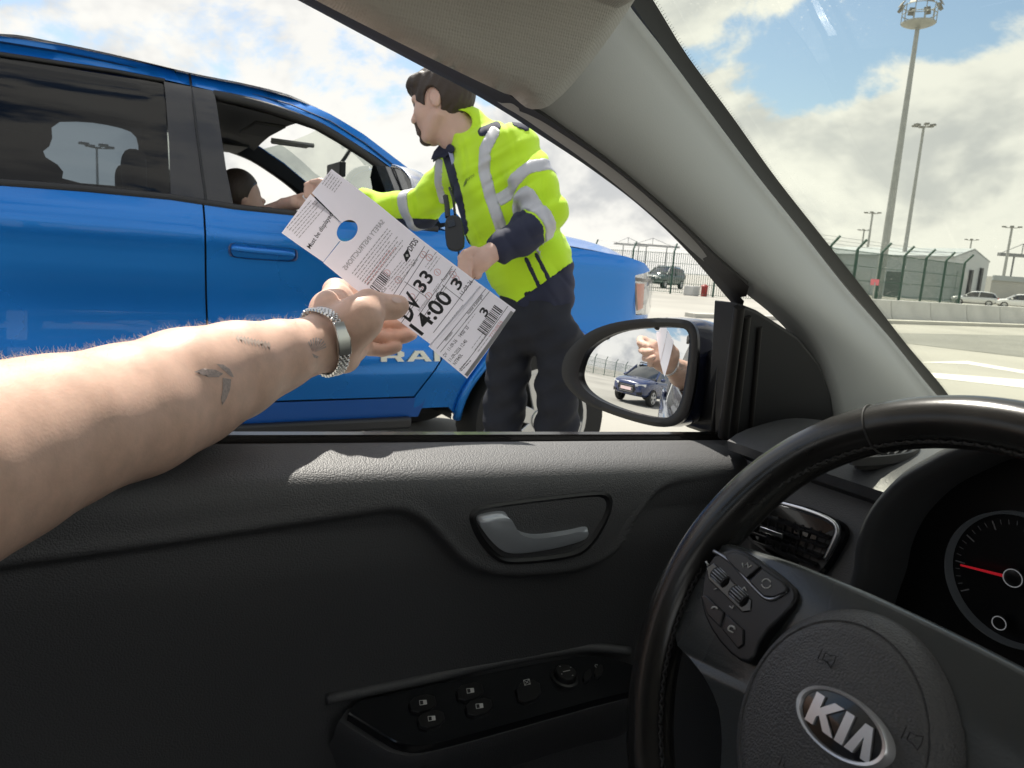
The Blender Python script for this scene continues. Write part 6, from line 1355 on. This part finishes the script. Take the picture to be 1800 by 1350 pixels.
# head
Hc = Q(777, 183, 2.46); Fh_ = unit(-rt*0.93+fw*0.30-up*0.14); Uh = unit(up-np.dot(up, Fh_)*Fh_); Sh = np.cross(Uh, Fh_); Sh = Sh if Sh@(CAM-Hc) > 0 else -Sh
Rh = np.array([Fh_, Sh, Uh])
def HL(f_, s_, u_): return Hc+Fh_*f_+Sh*s_+Uh*u_
body.ell(HL(-0.008, 0, 0.022), (0.096, 0.076, 0.098), Rh, 0.02)
body.ell(HL(0.030, 0, -0.045), (0.064, 0.058, 0.072), Rh, 0.03); body.ell(HL(0.060, 0, 0.02), (0.034, 0.058, 0.045), Rh, 0.02)
body.ell(HL(0.066, 0, -0.102), (0.024, 0.026, 0.020), Rh, 0.018)
for s_ in (-1, 1): body.cone(HL(-0.002, s_*0.055, -0.055), HL(0.055, s_*0.025, -0.104), 0.016, 0.016, 0.02); body.ell(HL(0.075, s_*0.030, 0.022), (0.016, 0.022, 0.008), Rh, 0.012); body.ell(HL(0.086, s_*0.034, 0.004), (0.014, 0.016, 0.011), Rh, 0.008, 'sub'); body.ell(HL(0.062, s_*0.042, -0.030), (0.024, 0.018, 0.022), Rh, 0.02)
body.cone(HL(0.088, 0, 0.008), HL(0.108, 0, -0.028), 0.008, 0.011, 0.008); body.ell(HL(0.104, 0, -0.034), (0.010, 0.016, 0.008), Rh, 0.006)
body.ell(HL(0.090, 0, -0.058), (0.010, 0.020, 0.006), Rh, 0.005); body.ell(HL(0.088, 0, -0.070), (0.010, 0.018, 0.006), Rh, 0.005)
for s_ in (-1, 1):
    body.ell(HL(-0.008, s_*0.078, -0.010), (0.020, 0.009, 0.032), Rh, 0.006); body.ell(HL(-0.003, s_*0.088, -0.006), (0.010, 0.006, 0.018), Rh, 0.004, 'sub')
pchain(body, [(792, 215, 2.465, 28), (800, 240, 2.47, 30)], 0.02)
BR_ = 0.0058
Vb, axb = body.grid(BR_); sdf_obj('body', Vb, axb, BR_, SKIN2, wk, 1)
# hair, beard, brows: shells over the head
hs = SDF(); hs.ell(HL(-0.012, 0, 0.030), (0.108, 0.088, 0.106), Rh, 0.01); hs.ell(HL(0.055, 0.01, 0.072), (0.055, 0.064, 0.038), Rh, 0.02)
r3 = 0.004; Vh_, axh = hs.grid(r3, pad=4)
X_, Y_, Z_ = np.meshgrid(*axh, indexing='ij'); G = np.stack([X_-Hc[0], Y_-Hc[1], Z_-Hc[2]], -1); gf, gs, gu = G@Fh_, G@Sh, G@Uh
line = -(gu-0.80*gf+0.048); ear = 0.030-np.sqrt(((gf-0.004)/1.0)**2+((gu+0.012)/1.35)**2); front = gf-0.106
strand = 0.0016*np.sin(gs*300+gf*60)*np.sin(gu*40+gs*50)+0.0012*np.sin(gf*160+gu*120)
Vh2 = np.maximum(np.maximum(Vh_+strand, line), np.maximum(ear, front)); sdf_obj('hair', Vh2.astype(np.float32), axh, r3, HAIRM, wk, 0)
bs_ = SDF(); bs_.ell(HL(0.070, 0, -0.104), (0.025, 0.026, 0.021), Rh, 0.01); bs_.cone(HL(0.092, 0.018, -0.060), HL(0.084, 0.024, -0.086), 0.007, 0.010, 0.01); bs_.cone(HL(0.095, -0.018, -0.049), HL(0.095, 0.018, -0.049), 0.006, 0.006, 0.008)
Vq, axq = bs_.grid(0.003); sdf_obj('beard', Vq, axq, 0.003, mat('beard_hair', (0.075, 0.052, 0.040), 0.7, bump=('noise', 300, 0.6, 0.003)), wk, 1)
for s_ in (-1, 1):
    bs_ = SDF(); bs_.cone(HL(0.090, s_*0.016, 0.024), HL(0.072, s_*0.052, 0.026), 0.005, 0.003, 0.004); Vq, axq = bs_.grid(0.0025); sdf_obj('eyebrow', Vq, axq, 0.0025, HAIRM, wk, 1)
    bs_ = SDF(); bs_.ell(HL(0.078, s_*0.034, 0.004), (0.010, 0.013, 0.009), Rh, 0.004); Vq, axq = bs_.grid(0.0025); sdf_obj('eye', Vq, axq, 0.0025, mat('eye_dark', (0.05, 0.04, 0.04), 0.2), wk, 1)
# jacket and its coloured pieces
jk = SDF()
pchain(jk, [(945, 512, 2.50, 65), (927, 455, 2.49, 71), (895, 380, 2.48, 77), (873, 310, 2.47, 72), (862, 275, 2.46, 55)], 0.05)
pchain(jk, [(862, 285, 2.46, 58), (905, 262, 2.36, 44)], 0.04); pchain(jk, [(850, 285, 2.48, 52), (802, 298, 2.60, 38)], 0.04)
pchain(jk, [(905, 262, 2.36, 43), (940, 325, 2.30, 38), (961, 376, 2.28, 36), (922, 410, 2.25, 33), (880, 434, 2.22, 27)], 0.018)
pchain(jk, [(802, 300, 2.62, 38), (768, 338, 2.68, 34), (738, 368, 2.74, 32), (690, 366, 2.80, 27), (640, 356, 2.86, 24)], 0.02)
pchain(jk, [(850, 268, 2.46, 48), (828, 238, 2.465, 40), (818, 222, 2.465, 37)], 0.02)
jr = 0.0052; Vj, axj = jk.grid(jr)
X_, Y_, Z_ = np.meshgrid(*axj, indexing='ij'); G = np.stack([X_-CAM[0], Y_-CAM[1], Z_-CAM[2]], -1); gd_ = G@fw; gpx = 900+FPX*(G@rt)/gd_; gpy = 675-FPX*(G@up)/gd_
fold = 0.0032*np.sin(gpx*0.060+gpy*0.085+2.4*np.sin(gpy*0.021))+0.0028*np.sin(gpx*0.13-gpy*0.05+1.3*np.sin(gpx*0.04+gpy*0.02))+0.0012*np.sin(gpx*0.09+gpy*0.21+2*np.sin(gpx*0.03))
cre = lambda ph, w_: np.maximum(0, np.sin(ph))**6*w_
fold = fold+cre(gpx*0.05+gpy*0.11+2.5*np.sin(gpx*0.017+gpy*0.011), 0.006)*(0.5+0.5*np.sin(gpx*0.031-gpy*0.023))+cre(gpx*0.14-gpy*0.06+3*np.sin(gpy*0.02), 0.0045)*(0.5+0.5*np.sin(gpx*0.027+gpy*0.035+1))
Vj = Vj+fold.astype(np.float32); mpp = 2.4/FPX
# open neck: cut away above the collar edge and a V at the front
neckhole = ((gpx-806)/24.0)**2+((gpy-214)/20.0)**2; 
Vj = np.maximum(Vj, (1-neckhole)*0.02)
def seg_d(x0, y0, x1, y1):
    dx, dy = x1-x0, y1-y0; t = np.clip(((gpx-x0)*dx+(gpy-y0)*dy)/(dx*dx+dy*dy), 0, 1); return np.sqrt((gpx-x0-t*dx)**2+(gpy-y0-t*dy)**2)
def poly_d(pts): return np.min([seg_d(*a, *b) for a, b in zip(pts[:-1], pts[1:])], axis=0)
def half(x0, y0, x1, y1): L = math.hypot(x1-x0, y1-y0); return ((gpx-x0)*(y1-y0)-(gpy-y0)*(x1-x0))/L      # <0 on the left of the line going down the page
sdf_obj('jacket', Vj.astype(np.float32), axj, jr, HV, wk, 1)
fa0, fa1 = Q(966, 378, 2.28), Q(878, 436, 2.22); fb = fa1-fa0; tt = np.clip(((X_-fa0[0])*fb[0]+(Y_-fa0[1])*fb[1]+(Z_-fa0[2])*fb[2])/(fb@fb), 0, 1); DF = np.sqrt((X_-fa0[0]-tt*fb[0])**2+(Y_-fa0[1]-tt*fb[1])**2+(Z_-fa0[2]-tt*fb[2])**2)
def jpart(name, region_px, m, off=0.003, dmax=None, dmin=None, it=1):
    V_ = np.maximum(Vj-off, region_px*mpp)
    if dmax is not None: V_ = np.maximum(V_, gd_-dmax)
    if dmin is not None: V_ = np.maximum(V_, dmin-gd_)
    V_ = np.maximum(V_, -(Vj+0.012))                       # a skin-deep shell
    if (V_ < 0).any(): return sdf_obj(name, V_.astype(np.float32), axj, jr, m, wk, it)
jpart('reflective_stripe', poly_d([(868, 232), (853, 262), (851, 300), (862, 345), (880, 398), (890, 430)])-11+np.where(DF < 0.085, 30, 0), REFL, 0.003, 2.46)
jpart('reflective_stripe', poly_d([(772, 285), (770, 320), (778, 352)])-7, REFL, 0.003)
dA = lambda c, n_, w_: np.maximum(np.abs((X_-c[0])*n_[0]+(Y_-c[1])*n_[1]+(Z_-c[2])*n_[2])-w_, np.sqrt((X_-c[0])**2+(Y_-c[1])**2+(Z_-c[2])**2)-0.125)/mpp
nU_ = unit(Q(966, 378, 2.28)-Q(905, 262, 2.36)); nF_ = unit(Q(880, 434, 2.22)-Q(966, 378, 2.28)); nR_ = unit(Q(690, 366, 2.8)-Q(770, 340, 2.68))
jpart('reflective_band', dA(Q(935, 318, 2.31), nU_, 0.023), REFL, 0.003, 2.40); jpart('reflective_band', np.maximum(dA(Q(950, 394, 2.265), nF_, 0.022), 900-gpx), REFL, 0.0045, 2.35); jpart('reflective_band', dA(Q(730, 368, 2.75), nR_, 0.026), REFL, 0.004)
cF = Q(946, 398, 2.26); jpart('navy_cuff', np.maximum(-((X_-cF[0])*nF_[0]+(Y_-cF[1])*nF_[1]+(Z_-cF[2])*nF_[2])/mpp+8, np.maximum((DF-0.078)/mpp, 850-gpx)), NAVYC, 0.0025, 2.40)
jpart('navy_cuff', np.maximum(np.maximum(gpx-790, 384-gpy+(gpx-740)*0.02), 640-gpx), NAVYC, 0.0028, None, 2.64)
jpart('navy_hem', np.maximum(-half(1012, 455, 860, 565)*1.0, -(gpy-430)), NAVYC, 0.0028)
jpart('navy_placket', poly_d([(782, 262), (793, 300), (806, 350), (816, 405)])-8, NAVYC, 0.003, 2.62)
jpart('navy_collar', np.maximum(poly_d([(757, 278), (775, 264), (790, 262)])-9, gpx-800), NAVYC, 0.008)
jpart('navy_yoke', poly_d([(848, 232), (872, 222)])-9, NAVYC, 0.0025); jpart('navy_yoke', poly_d([(905, 216), (925, 226)])-6, NAVYC, 0.0025)
jpart('pocket_trim', poly_d([(925, 455), (948, 505)])-4, NAVYC, 0.003, 2.47); jpart('pocket_trim', poly_d([(942, 447), (968, 497)])-4, NAVYC, 0.003, 2.47)
jpart('zip_line', poly_d([(818, 412), (836, 455), (850, 520)])-1.5, NAVYC, 0.003, 2.47)
# open collar leaf and shirt
mb = MB(); lf = [Q(757, 280, 2.50), Q(762, 266, 2.50), Q(777, 248, 2.48), Q(790, 246, 2.45), Q(795, 262, 2.43), Q(783, 276, 2.45), Q(772, 276, 2.48)]; mb.prism(lf, fw*0.012); mb.build('collar_leaf', NAVYC, wk, bevel=0.004)
mb = MB(); lf = [Q(784, 252, 2.44), Q(793, 250, 2.43), Q(800, 285, 2.42), Q(803, 305, 2.42), Q(797, 300, 2.42)]; mb.prism(lf, fw*0.02); mb.build('shirt', SHIRT, wk, bevel=0.003)
v, f = text2d('DFDS', 1.0, 0.01); JB = BVHTree.FromPolygons([Vector(q) for q in nets(Vj.astype(np.float32), axj, jr)[0]], nets(Vj.astype(np.float32), axj, jr)[1].tolist())
def jhit(px, py, off=0.004):
    h = JB.ray_cast(Vector(CAM), Vector(ray(px, py))); return np.array(h[0])-unit(ray(px, py))*off if h[0] is not None else Q(px, py, 2.3)
LOGO = mat('logo_olive', (0.16, 0.26, 0.03), 0.7); w1 = v[:, 0].max()
obj('chest_logo', [jhit(821+13*q[0]/w1-1.0*q[1], 318-9*q[0]/w1-6*q[1]) for q in v], f, LOGO, wk, smooth=False)
lg = [jhit(a, b) for a, b in [(814, 329), (816, 320), (820, 313), (820, 322)]]; obj('chest_logo', lg, [(0, 1, 2, 3)], LOGO, wk, smooth=False)
# trousers and shoes
tr = SDF(); pchain(tr, [(944, 515, 2.50, 60), (940, 560, 2.50, 64)], 0.04)
for h0, kn, an_ in legs: tr.cone(Q(940, 560, 2.50), h0, rp(46, 2.5), 0.082, 0.03); tr.cone(h0, kn, 0.078, 0.066, 0.012); tr.cone(kn, an_, 0.066, 0.070, 0.012)
Vt, axt = tr.grid(0.010); X2, Y2, Z2 = np.meshgrid(*axt, indexing='ij'); Vt = Vt+(0.005*np.sin(Z2*48+X2*30+2*np.sin(Y2*25))+0.004*np.sin(Z2*90-Y2*60)).astype(np.float32); sdf_obj('trousers', Vt, axt, 0.010, TROU, wk, 1)
for h0, kn, an_ in legs:
    sh = SDF(); sh.cone(an_-[0, 0, 0.03], an_+tfw*0.19-[0, 0, 0.04], 0.055, 0.042, 0.02); sh.box(an_+tfw*0.08-[0, 0, 0.073], (0.15, 0.05, 0.016), np.array([tfw, [-tfw[1], tfw[0], 0], [0, 0, 1]]), 0.01); Vs, axs = sh.grid(0.008); sdf_obj('shoe', Vs, axs, 0.008, mat('shoe_black', (0.015, 0.015, 0.015), 0.5), wk, 1)
# his handheld terminal, and the slips of paper
dv = thing('handheld_radio', Q(797, 400, 2.28), 'black handheld radio hanging at the front of the yellow jacket', 'radio')
mb = MB(); lo = chaikin([Q(a, b, 2.29) for a, b in [(781, 382), (800, 376), (812, 384), (818, 430), (808, 441), (790, 440), (783, 428)]], 1); c0 = np.mean(lo, 0)
mb.rings([[c0+(q-c0)*s+fw*h for q in lo] for s, h in ((0.9, 0.025), (1.0, 0.018), (1.0, 0.004), (0.93, 0.0))]); mb.build('case', BLKT, dv, ang=40)
mb = MB(); lo = [Q(a, b, 2.285) for a, b in [(786, 388), (798, 384), (801, 396), (788, 400)]]; mb.prism(lo, fw*0.006); mb.build('screen', GLOSSB, dv)
mb = MB(); mb.tube([Q(787, 382, 2.30), Q(786, 362, 2.31), Q(783, 345, 2.33)], rp(5, 2.3), 8); mb.build('antenna', BLKT, dv, ang=60)
mb = MB(); mb.tube([Q(800, 378, 2.30), Q(797, 350, 2.33), Q(790, 330, 2.37)], rp(2.5, 2.3), 6); mb.build('strap', BLKT, dv, ang=60)
SLIP = mat('slip_white', (0.75, 0.76, 0.80), 0.8)
mb = MB(); lo = [Q(812, 452, 2.175), Q(822, 449, 2.17), Q(826, 476, 2.165), Q(815, 478, 2.17)]; mb.prism(lo, fw*0.004); o = mb.build('paper_slip', SLIP, None, bevel=0.001); tag(o, "small white paper slip in the worker's lower hand", 'paper')
mb = MB(); lo = [Q(531, 345, 3.05), Q(545, 333, 3.02), Q(556, 343, 3.0), Q(541, 356, 3.03)]; mb.prism(lo, fw*0.003); o = mb.build('paper_slip', SLIP, None); tag(o, 'white paper slip passed between hands at the pickup window', 'paper')
# person inside the pickup leaning across to the window
oc_ = thing('person', P(430, 520, X=-3.95), 'dark haired person inside the pickup holding a hand out to the window', 'person')
def QX(px, py, x): return P(px, py, X=x)
ob = SDF(); hc_ = QX(423, 347, -3.92); ob.ell(hc_, (0.085, 0.095, 0.115), None, 0.02); ob.ell(hc_+np.array([0.02, 0.055, -0.05]), (0.05, 0.05, 0.055), None, 0.03); ob.ell(hc_+np.array([0.03, 0.10, -0.01]), (0.012, 0.016, 0.016), None, 0.01); ob.ell(hc_+np.array([0.085, 0.0, -0.01]), (0.010, 0.020, 0.032), None, 0.006)
ob.cone(hc_-[0, 0, 0.10], hc_-[0.02, 0.06, 0.20], 0.055, 0.06, 0.03); ob.cone(hc_-[0.03, 0.08, 0.28], hc_-[0.05, 0.12, 0.55], 0.15, 0.16, 0.05)
s1 = hc_+np.array([0.10, 0.0, -0.24]); ob.cone(s1, QX(450, 384, -3.62), 0.055, 0.045, 0.03); ob.cone(QX(450, 384, -3.62), QX(500, 361, -3.44), 0.043, 0.030, 0.02); ob.cone(QX(500, 361, -3.44), QX(520, 356, -3.36), 0.032, 0.032, 0.01)
for k, yy in enumerate((346, 352, 358, 364)): ob.cone(QX(520, yy, -3.36), QX(540, yy-2, -3.30), 0.011, 0.009, 0.004); ob.cone(QX(540, yy-2, -3.30), QX(550, yy+2, -3.27), 0.009, 0.007, 0.003)
ob.cone(QX(512, 350, -3.38), QX(534, 341, -3.30), 0.012, 0.009, 0.005)
Vo, axo = ob.grid(0.008); sdf_obj('body', Vo, axo, 0.008, SKIN2, oc_, 1)
oh = SDF(); oh.ell(hc_+np.array([0.0, -0.015, 0.02]), (0.098, 0.105, 0.118), None, 0.01); oh.ell(hc_+np.array([0.05, 0.10, -0.03]), (0.11, 0.085, 0.105), None, 0.015, 'sub'); Vo, axo = oh.grid(0.007); sdf_obj('hair', Vo, axo, 0.007, HAIRM, oc_, 1)
os_ = SDF(); os_.cone(hc_-[0.03, 0.08, 0.27], hc_-[0.05, 0.12, 0.6], 0.17, 0.18, 0.05); os_.cone(s1+[-0.06, 0, 0], s1*0.65+QX(450, 384, -3.62)*0.35, 0.085, 0.072, 0.04); Vo, axo = os_.grid(0.012); sdf_obj('shirt', Vo, axo, 0.012, mat('dark_shirt', (0.03, 0.03, 0.035), 0.85), oc_, 1)
